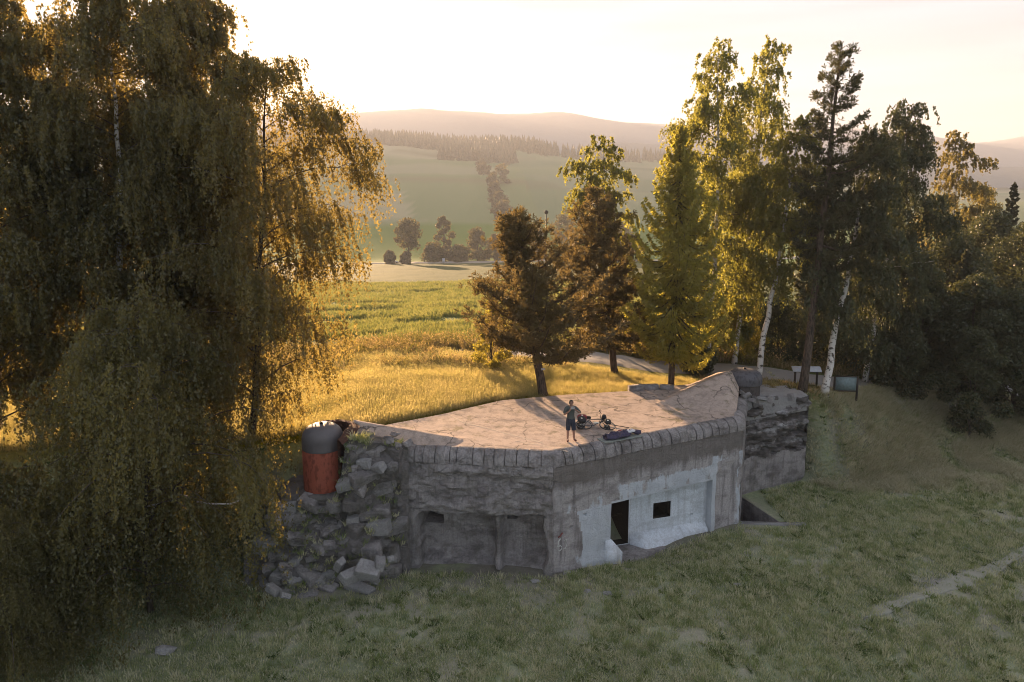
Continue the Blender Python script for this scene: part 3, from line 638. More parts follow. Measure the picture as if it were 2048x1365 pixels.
V = np.array(V); i = np.arange(nr-1)[:, None]*90+np.arange(89)[None]
q = np.stack([i, i+1, i+91, i+90], -1).reshape(-1, 4); cz = V[q].mean(1)
mi = np.zeros(len(cz), int)
obj('ruined_face', mk_mesh('ruined_face', V, [q], True, [M['gap'], M['rustdark']], midx=mi, sharp=28), BK)
# fallen and hanging lumps of broken concrete on the ruined wing
LUMP = [(705, 1075, 25.1, .42), (745, 1062, 25.3, .55), (668, 1060, 25.0, .4), (700, 1040, 25.4, .45), (640, 1075, 24.9, .35), (655, 1120, 24.7, .35), (720, 1105, 24.6, .4), (770, 1090, 24.9, .4), (790, 1040, 25.7, .5), (760, 1010, 25.9, .5),
        (690, 1005, 25.8, .45), (630, 1010, 25.6, .4), (735, 1140, 24.1, .62), (690, 1155, 23.9, .45), (775, 1135, 24.5, .35), (610, 1120, 24.5, .35), (600, 1060, 25.1, .35), (815, 1060, 26.0, .35), (650, 1160, 24.1, .3), (545, 1180, 24.2, .3),
        (520, 1195, 24.0, .28), (570, 1192, 24.0, .22), (800, 1005, 26.1, .35), (725, 1025, 25.5, .35), (680, 1095, 24.8, .35), (500, 1150, 24.9, .4), (585, 1150, 24.5, .3), (530, 1140, 25.0, .4)]
def block(seed, d, mat):
    g = np.random.default_rng(seed); bm = bmesh.new()
    for a in (-1, 1):
        for b in (-1, 1):
            for c in (-1, 1): bm.verts.new(np.array((a*d[0], b*d[1], c*d[2]))*.5*g.uniform(.6, 1.12, 3))
    for q in range(4): v = g.normal(size=3); bm.verts.new(v/np.linalg.norm(v)*np.array(d)*.56)
    bmesh.ops.convex_hull(bm, input=bm.verts); bmesh.ops.delete(bm, geom=[v for v in bm.verts if not v.link_faces], context='VERTS')
    bmesh.ops.bevel(bm, geom=bm.edges[:], offset=min(d)*.05, segments=1, affect='EDGES'); me = bpy.data.meshes.new('concrete_block'); bm.to_mesh(me); bm.free(); me.materials.append(M[mat]); return me
Vg = V.reshape(nr, 90, 3); g = np.random.default_rng(77); blk = [block(300+k, (g.uniform(.5, 1.25), g.uniform(.45, .8), g.uniform(.35, .8)), ('rough', 'conc', 'rough', 'pale', 'gap')[k % 5]) for k in range(14)]; pblk = [block(340+k, (1.1, .7, .6), 'pale') for k in range(3)]
taken = []
for k in range(900):
    j = int(g.integers(6, 62)); c_ = int(g.integers(10, 84)); p = Vg[j, c_]; s_ = g.uniform(.45, 1.35)*(1.1 if p[2] < 2.2 else .9)
    if any(np.linalg.norm(p-q) < .42*(s_+r_)*.66 for q, r_ in taken) or p[2] < -.15 or p[0] > -4.75: continue
    taken.append((p, s_)); low = p[2] < .7 and g.uniform() < .3
    o = obj('concrete_lump', (pblk[k % 3] if low else blk[k % 14]), BK); o.location = p+np.array((0, .1*s_, 0)); o.scale = (s_, s_, s_); o.rotation_euler = (g.uniform(-.2, .2)+.2, g.uniform(-.35, .35), g.uniform(-.6, .6))
for k, (a, b, D, s_) in enumerate(((735, 1142, 24.4, .85), (700, 1152, 24.3, .7), (758, 1128, 24.6, .6), (545, 1180, 24.2, .5), (570, 1192, 24.0, .35), (785, 1120, 24.9, .4), (680, 1130, 24.6, .5))):
    o = obj('concrete_lump', pblk[k % 3], BK); o.location = at(a, b, D); o.scale = (s_,)*3; o.rotation_euler = (.4, .3-.2*k, k*.9)
for k, (x, y, z, sz) in enumerate(HB):
    o = obj('concrete_lump', blk[k % 14], BK); o.location = (x, y, z); o.scale = (sz, sz, sz*.7); o.rotation_euler = (.3, .5-.2*k, k)
# cracked plates of the hump in front of the left cupola
for k, (a, b, D, s) in enumerate(((775, 880, 26.7, .36), (795, 893, 26.6, .26), (760, 897, 26.55, .28), (735, 872, 26.75, .36), (815, 885, 26.85, .3), (722, 892, 26.55, .3), (790, 870, 27.0, .3))):
    p = at(a, b, D); o = obj('cracked_plate', rock(90+k, s, (1, .75, .35), 14, 'conc'), BK); o.location = p; o.rotation_euler = (.75, RNG.uniform(-.2, .2), RNG.uniform(-.4, .4))
# ditch walls and kerb
D4 = [np.array(p) for p in DIT]; db = MB()
for k in range(4):
    a, b = D4[k], D4[(k+1) % 4]; za = float(terrain(*a)); zb_ = float(terrain(*b))
    db.add([(a[0], a[1], za+.03), (b[0], b[1], zb_+.03), (b[0], b[1], -4.6), (a[0], a[1], -4.6)], [(0, 1, 2, 3)])
db.add([(p[0], p[1], -4.6) for p in D4], [(0, 1, 2, 3)])
obj('ditch_lining', db.mesh('ditch_lining', M['conc']), BK)
obj('ditch_kerb', MB().box((12.2, 30.82, -.1), (3.0, .26, .26), -.02).mesh('ditch_kerb', M['pale']), BK)
# loose stones on the ground before the walls: things of their own
STN = [(1175, 1185, .16, 'pale concrete slab lying in the grass below the entrance wall'), (1215, 1190, .2, 'flat pale stone in the grass below the barred door'), (1070, 1165, .2, 'grey stone at the foot of the niche wall'),
       (330, 1305, .35, 'large pale stone under the hanging birch twigs'), (1135, 1150, .2, 'whitish lump of plaster at the pier beside the entrance'), (1475, 1170, .15, 'small stone on the lawn below the ditch')]
for k, (a, b, r, lab) in enumerate(STN):
    p = atz(a, b, 0); p.z = float(terrain(p.x, p.y))+r*.12; o = obj('stone', rock(200+k, r, (1.3, .9, .5), 15, 'pale')); o.location = p; tag(o, lab, 'stone', 'loose stones before the bunker')
# ------------------------------------------------------------------ trees
def nrm(v): return v/(np.linalg.norm(v, axis=-1, keepdims=True)+1e-9)
def leafmesh(name, C, A, B, mat, rnd):
    n = len(C); V = np.stack([C-A*.55, C+B*.5+A*.4, C-B*.5+A*.4], 1).reshape(-1, 3)
    return mk_mesh(name, V, [np.arange(3*n).reshape(n, 3)], False, [mat], fattr={'rnd': rnd})
def curve3(p0, p1, bend, n, g):
    t = np.linspace(0, 1, n)[:, None]; p0, p1 = np.array(p0), np.array(p1)
    w_ = np.cumsum(g.normal(size=(n, 2)), 0); w_ -= t*w_[-1]
    return p0+(p1-p0)*t+np.concatenate([w_*bend, np.zeros((n, 1))], 1)*np.sin(t*math.pi)**.5
def tree_root(name, base, label, cat, group): return thing(name, base, label, cat, group)
def birch(label, base, top, prof, nleaf, seed, rad=.17, leaf=.10, lo=.12, mat='birchleaf', group=None, name='birch_tree', strand=(.5, 1.9), nl=34, barkm='birchbark', dead=0, droop=.5, squash=1.):
    """base, top: world points; prof: (height fraction, crown radius) pairs"""
    g = np.random.default_rng(seed); root = tree_root(name, base, label, 'tree', group)
    tp = np.array(top)-np.array(base); Ht = tp[2]; tr = curve3((0, 0, -.3), tp, .09, 16, g)
    rr = rad*(1-np.linspace(0, 1, 16))**.8+.006; rr[0] *= 1.25; tr_ = tr.copy(); tr_[-1] = tr[-2]*.6+tr[-1]*.4
    obj('trunk', MB().tube(tr_, rr, 9).mesh('trunk', M[barkm], smooth=True), root, True)
    pf = np.array(prof); wood = MB(); LP = []; LW = []
    for k in range(nl):
        f = lo+(.995-lo)*((k+g.uniform(0, 1))/nl)**.9; az = k*2.39996+g.uniform(-.5, .5)
        Lr = np.interp(f, pf[:, 0], pf[:, 1])*g.uniform(.55, 1.12); p0 = np.array([np.interp(f, np.linspace(0, 1, 16), tr[:, j]) for j in range(3)])
        t = np.linspace(0, 1, 7); rise = g.uniform(.35, .85)*(1.25-f*.3)
        d = np.array((math.cos(az), math.sin(az)*squash))
        P = np.stack([p0[0]+d[0]*Lr*t, p0[1]+d[1]*Lr*t, p0[2]+Lr*(rise*t-droop*(rise+.35)*t**2.4)], 1)+np.cumsum(g.normal(size=(7, 3)), 0)*.05*Lr*.5*t[:, None]
        wood.tube(P, (.016+.03*Lr/4)*(1-t*.9)*(1.2-f*.6), 5, False); LP.append(P); LW.append(Lr+.25)
        for q in range(2):      # side branches
            i0 = g.integers(2, 5); s0 = P[i0]; a2 = az+g.choice([-1, 1])*g.uniform(.5, 1.1); l2 = Lr*g.uniform(.3, .55)
            P2 = np.stack([s0[0]+math.cos(a2)*l2*t, s0[1]+math.sin(a2)*squash*l2*t, s0[2]+l2*(.5*t-.75*t**2)], 1); wood.tube(P2, .016*(1-t*.8), 4, False); LP.append(P2); LW.append(l2)
    obj('branches', wood.mesh('branches', M['twig'], smooth=True), root, True)
    LP = np.array(LP); LW = np.array(LW); m_ = 26; ns = max(10, nleaf//m_)
    li = g.choice(len(LP), ns, p=LW/LW.sum()); tt = np.clip(g.beta(1.6, 1.1, ns), 0, .999)*6; i0 = tt.astype(int); fr = (tt-i0)[:, None]
    S = LP[li, i0]*(1-fr)+LP[li, i0+1]*fr; ou = nrm(np.stack([S[:, 0]-np.interp(S[:, 2], tr[:, 2], tr[:, 0]), S[:, 1]-np.interp(S[:, 2], tr[:, 2], tr[:, 1]), np.zeros(ns)], 1)+g.normal(size=(ns, 3))*np.array((.5, .5, 0)))
    S = S+g.normal(size=(ns, 3))*np.array((.3, .3, .2)); Ls = g.uniform(*strand, ns)**1.1*np.interp(S[:, 2]/Ht, [0, .75, 1], [1, .9, .45])
    u = g.uniform(0, 1, (ns, m_)); C = S[:, None]+ou[:, None]*(.32*np.sqrt(u))[..., None]*Ls[:, None, None]**.5+np.array((0, 0, -1.))*(u**1.15*Ls[:, None]-.12*u*(1-u))[..., None]+g.normal(size=(ns, m_, 3))*np.array((.05, .05, .035))
    C = C.reshape(-1, 3); n = len(C)
    A = nrm(np.array((0, 0, -1.))+g.normal(size=(n, 3))*.45); B = nrm(np.cross(A, g.normal(size=(n, 3)))); s_ = (.6+.8*g.beta(1.4, 1.8, (n, 1))+.15)*leaf
    sr = np.repeat(g.uniform(0, 1, ns), m_)
    obj('crown', leafmesh('crown', C, A*s_*1.15, B*s_*.8, M[mat], np.clip(sr*.65+g.uniform(0, .35, n), 0, 1)), root, True)
    for k in range(dead):
        f = g.uniform(.35, .6); az = g.uniform(-1.2, .2); p0 = np.array([np.interp(f, np.linspace(0, 1, 16), tr[:, j]) for j in range(3)]); t = np.linspace(0, 1, 6)
        P = np.stack([p0[0]+math.cos(az)*2.6*t, p0[1]+math.sin(az)*2.6*t, p0[2]+.5*t+g.normal(size=6)*.08], 1); obj('dead_branch', MB().tube(P, .04*(1-.7*t), 5).mesh('dead_branch', M['deadwood'], smooth=True), root, True)
    return root
def clumps(C, Dr, m_, ln, g, spread=.75, wd=.09):
    """needle brushes: m_ slim blades round each centre C pointing about Dr"""
    n = len(C); A = nrm(Dr[:, None]+g.normal(size=(n, m_, 3))*spread).reshape(-1, 3); l = g.uniform(.7, 1.2, (n*m_, 1))*ln
    Cc = np.repeat(C, m_, 0)+A*l*.45; B = nrm(np.cross(A, g.normal(size=A.shape)))*l*wd*2
    return Cc, A*l, B
def pine(label, base, top, prof, lo, nbr, seed, rad=.22, mat='pineleaf', group=None, per=26, blades=13, ln=.26, name='pine_tree', lean=None, upturn=.25, barkm='pinebark', skew=(0, 0), clump=.28):
    g = np.random.default_rng(seed); root = tree_root(name, base, label, 'tree', group)
    tp = np.array(top)-np.array(base); Ht = tp[2]; tr = curve3((0, 0, -.3), tp, .05, 16, g); rr = rad*(1-np.linspace(0, 1, 16))**.75+.02; rr[0] *= 1.2
    obj('trunk', MB().tube(tr, rr, 10).mesh('trunk', M[barkm], smooth=True), root, True)
    pf = np.array(prof); wood = MB(); CC = []; DD = []
    for k in range(nbr):
        f = lo+(.985-lo)*((k+.5)/nbr); f += g.uniform(-.012, .012); az = k*2.39996+g.uniform(-.45, .45); Lr = np.interp(f, pf[:, 0], pf[:, 1])*g.uniform(.42, 1.12)*(1+skew[0]*math.cos(az)+skew[1]*math.sin(az))
        p0 = np.array([np.interp(f, np.linspace(0, 1, 16), tr[:, j]) for j in range(3)]); t = np.linspace(0, 1, 7); el = np.interp(f, [lo, 1], [-.08, .75])
        P = np.stack([p0[0]+math.cos(az)*Lr*t, p0[1]+math.sin(az)*Lr*t, p0[2]+Lr*(el*t+upturn*t**2.5-.12*np.sin(t*3.1))], 1)+np.cumsum(g.normal(size=(7, 3)), 0)*.02*Lr*t[:, None]
        wood.tube(P, (.014+.02*Lr)*(1-t*.85), 5, False)
        m_ = max(3, int(per*Lr/2.2)); u = g.beta(1.8, 1., m_); S = np.stack([np.interp(u, t, P[:, j]) for j in range(3)], 1)
        side = np.array((-math.sin(az), math.cos(az), 0)); off = g.normal(size=(m_, 1))*clump*(.35+u[:, None])*min(1.3, Lr*.6)
        S = S+side*off+g.normal(size=(m_, 3))*np.array((.08, .08, .07))+np.array((0, 0, .06))
        CC.append(S); DD.append(nrm(np.array((math.cos(az), math.sin(az), .75))+side*off*.8+g.normal(size=(m_, 3))*.3))
    obj('branches', wood.mesh('branches', M[barkm], smooth=True), root, True)
    C, A, B = clumps(np.concatenate(CC), np.concatenate(DD), blades, ln, g)
    obj('crown', leafmesh('crown', C, A, B, M[mat], np.repeat(g.uniform(0, 1, len(C)//blades), blades)*.6+g.uniform(0, .4, len(C))), root, True)
    return root
def conifer(label, base, top, prof, lo, nbr, seed, mat, group=None, name='larch_tree', rad=.2, per=60, droop=.35, leaf=(.22, .06), barkm='darkbark'):
    g = np.random.default_rng(seed); root = tree_root(name, base, label, 'tree', group)
    tp = np.array(top)-np.array(base); tr = curve3((0, 0, -.3), tp, .03, 14, g); obj('trunk', MB().tube(tr, rad*(1-np.linspace(0, 1, 14))**.85+.015, 9).mesh('trunk', M[barkm], smooth=True), root, True)
    pf = np.array(prof); wood = MB(); CC = []; AA = []
    for k in range(nbr):
        f = lo+(.99-lo)*((k+.5)/nbr)**.95; az = k*2.39996+g.uniform(-.5, .5); Lr = max(.12, np.interp(f, pf[:, 0], pf[:, 1])*g.uniform(.65, 1.15))
        p0 = np.array([np.interp(f, np.linspace(0, 1, 14), tr[:, j]) for j in range(3)]); t = np.linspace(0, 1, 6); el = np.interp(f, [lo, 1], [-.1, .5])
        P = np.stack([p0[0]+math.cos(az)*Lr*t, p0[1]+math.sin(az)*Lr*t, p0[2]+Lr*(el*t-droop*np.sin(t*2.4)+droop*.75*t**3)], 1); wood.tube(P, (.01+.014*Lr)*(1-t*.85), 4, False)
        m_ = int(per*(.3+Lr)); u = g.beta(1.3, .9, m_); S = np.stack([np.interp(u, t, P[:, j]) for j in range(3)], 1)
        side = np.array((-math.sin(az), math.cos(az), 0)); off = g.normal(size=(m_, 1))*.26*(.4+.6*(1-u[:, None]))*min(1.4, Lr*.7)
        S = S+side*off+np.array((0, 0, -1.))*g.uniform(0, .28, (m_, 1))*abs(off)**.3; CC.append(S)
        AA.append(nrm(np.array((math.cos(az), math.sin(az), -.25))*.7+side*off*1.6+g.normal(size=(m_, 3))*.35+np.array((0, 0, -.35))))
    obj('branches', wood.mesh('branches', M[barkm], smooth=True), root, True)
    C, A = np.concatenate(CC), np.concatenate(AA); n = len(C); B = nrm(np.cross(A, g.normal(size=(n, 3)))); s_ = g.uniform(.7, 1.25, (n, 1))
    obj('crown', leafmesh('crown', C, A*s_*leaf[0], B*s_*leaf[1], M[mat], g.uniform(0, 1, n)), root, True)
    return root
def leafy(label, base, top, rad, nleaf, seed, mat, group=None, name='deciduous_tree', leaf=.16, lo=.25, trunk=.14, nlob=16, flat=1., cat='tree', barkm='darkbark', lobr=.42):
    """round-crowned tree or shrub: leaf clumps on many limbs with gaps between"""
    g = np.random.default_rng(seed); root = tree_root(name, base, label, cat, group)
    tp = np.array(top)-np.array(base); Ht = tp[2]; tr = curve3((0, 0, -.2), tp*np.array((1, 1, .85)), .05, 10, g)
    obj('trunk', MB().tube(tr, trunk*(1-np.linspace(0, 1, 10))**.7+.02, 7).mesh('trunk', M[barkm], smooth=True), root, True)
    wood = MB(); CC = []
    for k in range(nlob):
        f = lo+(1-lo)*(k+.5)/nlob; az = k*2.39996+g.uniform(-.5, .5); pr = rad*math.sin(math.pi*np.clip((f-lo)/(1-lo)*.86+.14, 0, 1)**.9)**.7*g.uniform(.35, .95)
        c = np.array((tp[0]*f+math.cos(az)*pr, tp[1]*f+math.sin(az)*pr, Ht*f*.97)); f0 = max(.08, f*.6)
        p0 = np.array([np.interp(f0, np.linspace(0, 1, 10), tr[:, j]) for j in range(3)]); t = np.linspace(0, 1, 5)[:, None]; wood.tube(p0+(c-p0)*t+np.array((0, 0, 1))*np.sin(t*3.1)*.1, .05*trunk/.14*(1-t[:, 0]*.8), 5, False)
        m_ = nleaf//nlob; d = nrm(g.normal(size=(m_, 3))); r = rad*lobr*g.uniform(.7, 1.25)*g.beta(3, 1.2, (m_, 1)); sub = 1+.35*(fbm(d[:, 0]*2+k, d[:, 1]*2, d[:, 2]*2)-.5)[:, None]*2
        CC.append(c+d*r*sub*np.array((1, 1, .8*flat)))
    obj('branches', wood.mesh('branches', M[barkm], smooth=True), root, True)
    C = np.concatenate(CC); C = C[C[:, 2] > .03]; n = len(C); A = nrm(g.normal(size=(n, 3))+np.array((0, 0, -.4))); B = nrm(np.cross(A, g.normal(size=(n, 3)))); s_ = g.uniform(.7, 1.3, (n, 1))*leaf
    obj('crown', leafmesh('crown', C, A*s_, B*s_*.75, M[mat], g.uniform(0, 1, n)), root, True)
    return root
def gz(x, y): return Vector((x, y, float(terrain(x, y))))
def gbase(px, D):
    a, _ = ray(px, 700); v = gz(a*D, D); return v
def gpx(px, py, D):     # base under the sight line px,py at distance D
    p = at(px, py, D); return gz(p.x, p.y)
LG = 'birches left of the bunker'; RG = 'trees right of the bunker'
def copy_tree(o, loc, rz, sc_, label, group):
    c = o.copy(); COL.objects.link(c); c.location = loc; c.rotation_euler = (0, 0, rz); c.scale = (sc_, sc_, sc_); tag(c, label, 'tree', group)
    for ch in list(o.children):
        d = ch.copy(); COL.objects.link(d); d.parent = c
    return c
# left birches
tb = birch('tall drooping birch with white trunk, filling the upper left of the photo', gz(-18.2, 30.6), at(215, -70, 31), [(0, 0), (.1, 3.6), (.3, 4.8), (.6, 4.6), (.85, 3.6), (1, 1.)], 130000, 11, .2, .098, .06, group=LG, strand=(.6, 2.4), nl=60)
cb_ = birch('drooping birch nearest the red cupola, its crown hanging before the sun', gz(-11.7, 30.0), at(535, 125, 31), [(0, 0), (.1, 2.8), (.3, 4.6), (.55, 5.5), (.8, 4.8), (1, 1.4)], 112000, 12, .17, .095, .1, group=LG, barkm='darkbark', strand=(.6, 2.3), nl=56)
eb = birch('birch at the left edge of the photo, dark crown', gz(-24.5, 32), at(-20, -60, 33), [(0, 0), (.1, 3.5), (.4, 4.6), (.8, 3.2), (1, .8)], 95000, 13, .2, .12, .1, group=LG, nl=44)
sb_ = birch('slimmer birch behind the tall ones, crown top just left of the sun', gz(-15.2, 36.5), at(385, -50, 37), [(0, 0), (.2, 2.6), (.5, 3.4), (.85, 2.9), (1, .7)], 75000, 14, .17, .12, .2, group=LG, nl=40)
copy_tree(tb, gz(-15.6, 33.6), 2.1, 1.04, 'tall birch standing just behind the one with the white trunk', LG)
copy_tree(cb_, gz(-20.8, 36.5), 1.3, 1.02, 'birch in the second row at the left, seen through gaps', LG)
copy_tree(eb, gz(-22.0, 28.2), .7, .9, 'birch in the front row near the left edge of the photo', LG)
lw = birch('low weeping birch nearest the camera, twigs hanging before the ruined wing', gz(-13.2, 23.7), at(275, 600, 24.6), [(0, 2.0), (.15, 4.0), (.4, 5.0), (.65, 4.0), (.85, 2.6), (1, .7)], 115000, 15, .11, .085, .1, group=LG, strand=(.8, 3.0), nl=64, dead=1, droop=.62, barkm='darkbark', mat='birchleaf_low')
copy_tree(lw, gz(-15.6, 20.4), 2.2, .5, 'small weeping birch at the bottom left corner of the photo', LG)
birch('young birch at the left edge, behind the small weeping one', gz(-17.0, 22.2), at(-30, 930, 22.5), [(0, 1.4), (.3, 2.8), (.7, 2.4), (1, .5)], 40000, 16, .09, .08, .1, group=LG, strand=(.6, 1.8), nl=30, barkm='darkbark', mat='birchleaf_low')
# pines and larch behind the roof
pine('broad brown-green pine with bare lower trunk just behind the roof edge', gz(1.72, 35.5), at(1036, 428, 35.6), [(0, 0), (.22, 2.6), (.3, 4.1), (.46, 4.0), (.56, 2.7), (.72, 2.0), (.86, 1.2), (1, .2)], .25, 64, 21, .24, group=RG, per=58, blades=14, ln=.29, skew=(.05, 0), upturn=.3, clump=.42)
pine('second pine close behind the broad one, darker and more upright', gz(6.2, 40.5), at(1192, 382, 40.8), [(0, 0), (.16, 2.4), (.3, 3.3), (.55, 2.7), (.75, 1.9), (.9, .9), (1, .2)], .18, 60, 22, .2, group=RG, per=64, blades=14, ln=.30, upturn=.28, clump=.4)
birch('slender birch rising behind the two pines', gz(6.6, 47), at(1205, 272, 47), [(0, 0), (.45, 1.2), (.62, 2.4), (.8, 2.3), (1, .6)], 17000, 23, .13, .13, .4, 'birchleaf_r', RG, nl=26, strand=(.3, 1.0))
conifer('yellow-green larch with drooping boughs beside the hump', gz(8.75, 37.4), at(1362, 245, 37.6), [(0, 0), (.14, 1.7), (.28, 2.7), (.5, 2.6), (.75, 1.6), (1, .15)], .17, 190, 24, 'larchleaf', RG, rad=.17, per=115, leaf=(.24, .075), droop=.5)
# the birch group with the tall pine
birch('tall birch with split top behind the larch', gz(11.9, 41.5), at(1437, 88, 41.5), [(0, 0), (.2, 2.2), (.45, 3.0), (.7, 2.6), (.9, 1.6), (1, .5)], 46000, 31, .17, .115, .12, 'birchleaf_r', RG, nl=38, strand=(.4, 1.6))
birch('tall birch with feathery top left of the tall pine', gz(14.3, 44), at(1545, 80, 44), [(0, 0), (.2, 2.3), (.5, 2.8), (.8, 1.7), (1, .4)], 38000, 32, .16, .118, .12, 'birchleaf_r', RG, nl=36, strand=(.4, 1.6))
birch('birch with bright white leaning trunk beside the far cupola', gz(14.25, 39.7), at(1608, 235, 40.2), [(0, 0), (.38, .8), (.55, 2.0), (.8, 1.8), (1, .4)], 25000, 33, .18, .115, .36, 'birchleaf_r', RG, nl=28, strand=(.4, 1.5))
pine('tallest pine with long bare trunk and dark layered crown', gz(15.95, 37.4), at(1684, 84, 37.6), [(0, 0), (.26, 1.0), (.4, 1.7), (.52, 2.8), (.66, 2.7), (.78, 1.5), (.88, 1.45), (1, .25)], .38, 42, 34, .22, 'darkneedle', RG, per=64, blades=15, ln=.27, clump=.4, skew=(.35, -.1), upturn=.2)
birch('birch with dark base and half hidden pale trunk right of the tall pine', gz(17.3, 37.6), at(1748, 260, 38.4), [(0, 0), (.25, 1.6), (.5, 2.9), (.8, 2.2), (1, .5)], 42000, 35, .2, .112, .25, 'woodleaf', RG, nl=34, strand=(.4, 1.7))
birch('drooping birch at the right end of the group, against the pale mountain', gz(22.3, 43), at(1822, 206, 43), [(0, 0), (.15, 2.6), (.5, 3.0), (.8, 2.0), (1, .5)], 70000, 36, .17, .115, .08, 'woodleaf', RG, nl=36, strand=(.5, 1.8), dead=2)
birch('thin pale birch far right against the mountains', gz(38.5, 62), at(1922, 258, 62), [(0, 0), (.4, 2.2), (.65, 2.9), (.85, 1.9), (1, .5)], 17000, 37, .14, .15, .38, 'birchleaf_low', RG, nl=26, strand=(.4, 1.4))
# dark wood at the right edge
WG = 'trees of the dark wood at the right edge'
for k, (px, py, D, r, kind, lab) in enumerate([(1905, 470, 50, 3.3, 0, 'dark leafy tree at the left front of the wood'), (1985, 425, 56, 3.4, 0, 'leafy tree in the middle of the wood, behind the thin birch'), (2065, 440, 52, 3.6, 0, 'dark leafy tree cut by the right edge of the photo'),
        (1845, 545, 45, 2.5, 0, 'greyish bushy tree at the wood edge right of the boards'), (1950, 560, 44, 2.8, 0, 'low dark tree at the front of the wood'), (2050, 585, 43, 2.9, 0, 'low dark tree at the front right corner of the wood'),
        (1790, 470, 47, 2.4, 0, 'dark tree behind the drooping birch'), (1880, 405, 66, 3.4, 1, 'sunlit leafy tree under the thin pale birch'), (1972, 372, 74, 2.4, 1, 'small round sunlit crown beyond the wood')]):
    b = gpx(px, py, D); t = at(px, py, D)
    leafy(lab, b, t, r, [30000, 14000][kind], 50+k, ['woodleaf', 'birchleaf_low'][kind], WG, leaf=[.17, .18][kind], lo=.08 if kind == 0 else .3, nlob=22)
for k, (px, py, D, lab, r) in enumerate([(2030, 362, 58, 'pointed spruce standing above the wood at the right edge', 2.5), (1935, 500, 47, 'spruce in front of the dark wood', 2.6), (1745, 520, 50, 'spruce hidden deep behind the birch group', 2.8), (1640, 380, 52, 'spruce behind the tallest pine', 2.6), (1490, 330, 50, 'spruce between the tall birches', 2.4)]):
    conifer(lab, gpx(px, py, D), at(px, py, D), [(0, r), (.3, r*.85), (1, .08)], .04, 110, 70+k, 'darkneedle', WG, 'spruce_tree', .16, 110, .3, (.30, .11))
# shrubs and undergrowth
SG = 'shrubs around the birch group'
for k, (px, py, D, r, n, m_, lab) in enumerate([(1330, 640, 45, 1.7, 9000, 'bushleaf', 'yellow-green shrub under the larch'), (1405, 610, 45, 1.9, 10000, 'bushleaf', 'yellow-green sapling behind the larch trunk'), (1478, 600, 45.5, 1.7, 9000, 'bushleaf', 'bright shrub left of the leaning white birch'),
        (1560, 600, 47, 2.0, 9000, 'woodleaf', 'shrub behind the leaning white birch'), (1398, 690, 41, 1.0, 5000, 'woodleaf', 'dark shrub left of the far cupola'), (1640, 610, 47, 2.1, 9000, 'woodleaf', 'dark shrub behind the tall pine trunk'), (1730, 640, 46, 2.1, 9000, 'woodleaf', 'dark shrub behind the display boards'),
        (1275, 640, 49, 1.7, 6000, 'bushleaf', 'green shrub beyond the gravel track'), (1820, 660, 42, 1.6, 8000, 'woodleaf', 'round dark shrub right of the display boards'), (985, 600, 41, 1.0, 4000, 'bushleaf', 'small bright green bush left of the broad pine'), (1960, 660, 40, 1.7, 8000, 'woodleaf', 'round dark shrub before the wood')]):
    leafy(lab, gpx(px, py, D), at(px, py, D), r, int(n*1.6), 90+k, m_, SG, 'shrub', .13, .02, .05, 18, cat='shrub')
# trees along the valley road
VG = 'trees along the valley road'
for k, (px, py, D, r, sh, lab) in enumerate([(816, 440, 300, 6.0, .42, 'round-crowned tree on a bare trunk by the valley road'), (887, 432, 325, 4.2, .12, 'slim poplar-like tree by the valley road'), (866, 492, 318, 6.5, .02, 'dark bush at the foot of the slim tree'), (918, 494, 318, 5.5, .02, 'low bush right of the slim tree'), (955, 458, 322, 6.5, .08, 'broad tree right of the roadside bushes'), (990, 470, 326, 5.0, .08, 'smaller tree beside the broad one'),
        (1130, 430, 330, 8.5, .05, 'big dark tree behind the lamp post'), (1190, 440, 335, 8, .05, 'dark tree right of the big one'), (1075, 455, 330, 6, .05, 'tree left of the lamp post'), (778, 503, 296, 2.6, .02, 'small round bush beside the white car'), (812, 505, 298, 2.6, .02, 'bush at the foot of the round-crowned tree'), (1250, 450, 330, 8, .05, 'dark tree half hidden by the larch')]):
    leafy(lab, gpx(px, 500, D), at(px, py, D), r, 2600, 120+k, 'farleaf', VG, leaf=1.0, lo=sh, trunk=.35, nlob=16)
HG = 'trees of the hedgerow up the far hill'
HL = ['lowest', 'second', 'third', 'fourth', 'fifth', 'sixth', 'seventh', 'eighth', 'topmost']
for k, (px, py, D) in enumerate([(1004, 432, 470), (998, 415, 520), (990, 395, 570), (985, 365, 620), (1002, 372, 640), (968, 350, 700), (962, 330, 780), (955, 310, 880), (950, 295, 960)]):
    b = gpx(px, 430, D); leafy(HL[k]+' tree of the hedgerow climbing the far hill', b, b+Vector((0, 0, 11 if k != 4 else 16)), 7 if k != 4 else 10, 900, 150+k, 'farleaf', HG, leaf=1.9, lo=.05, trunk=.4, nlob=9)
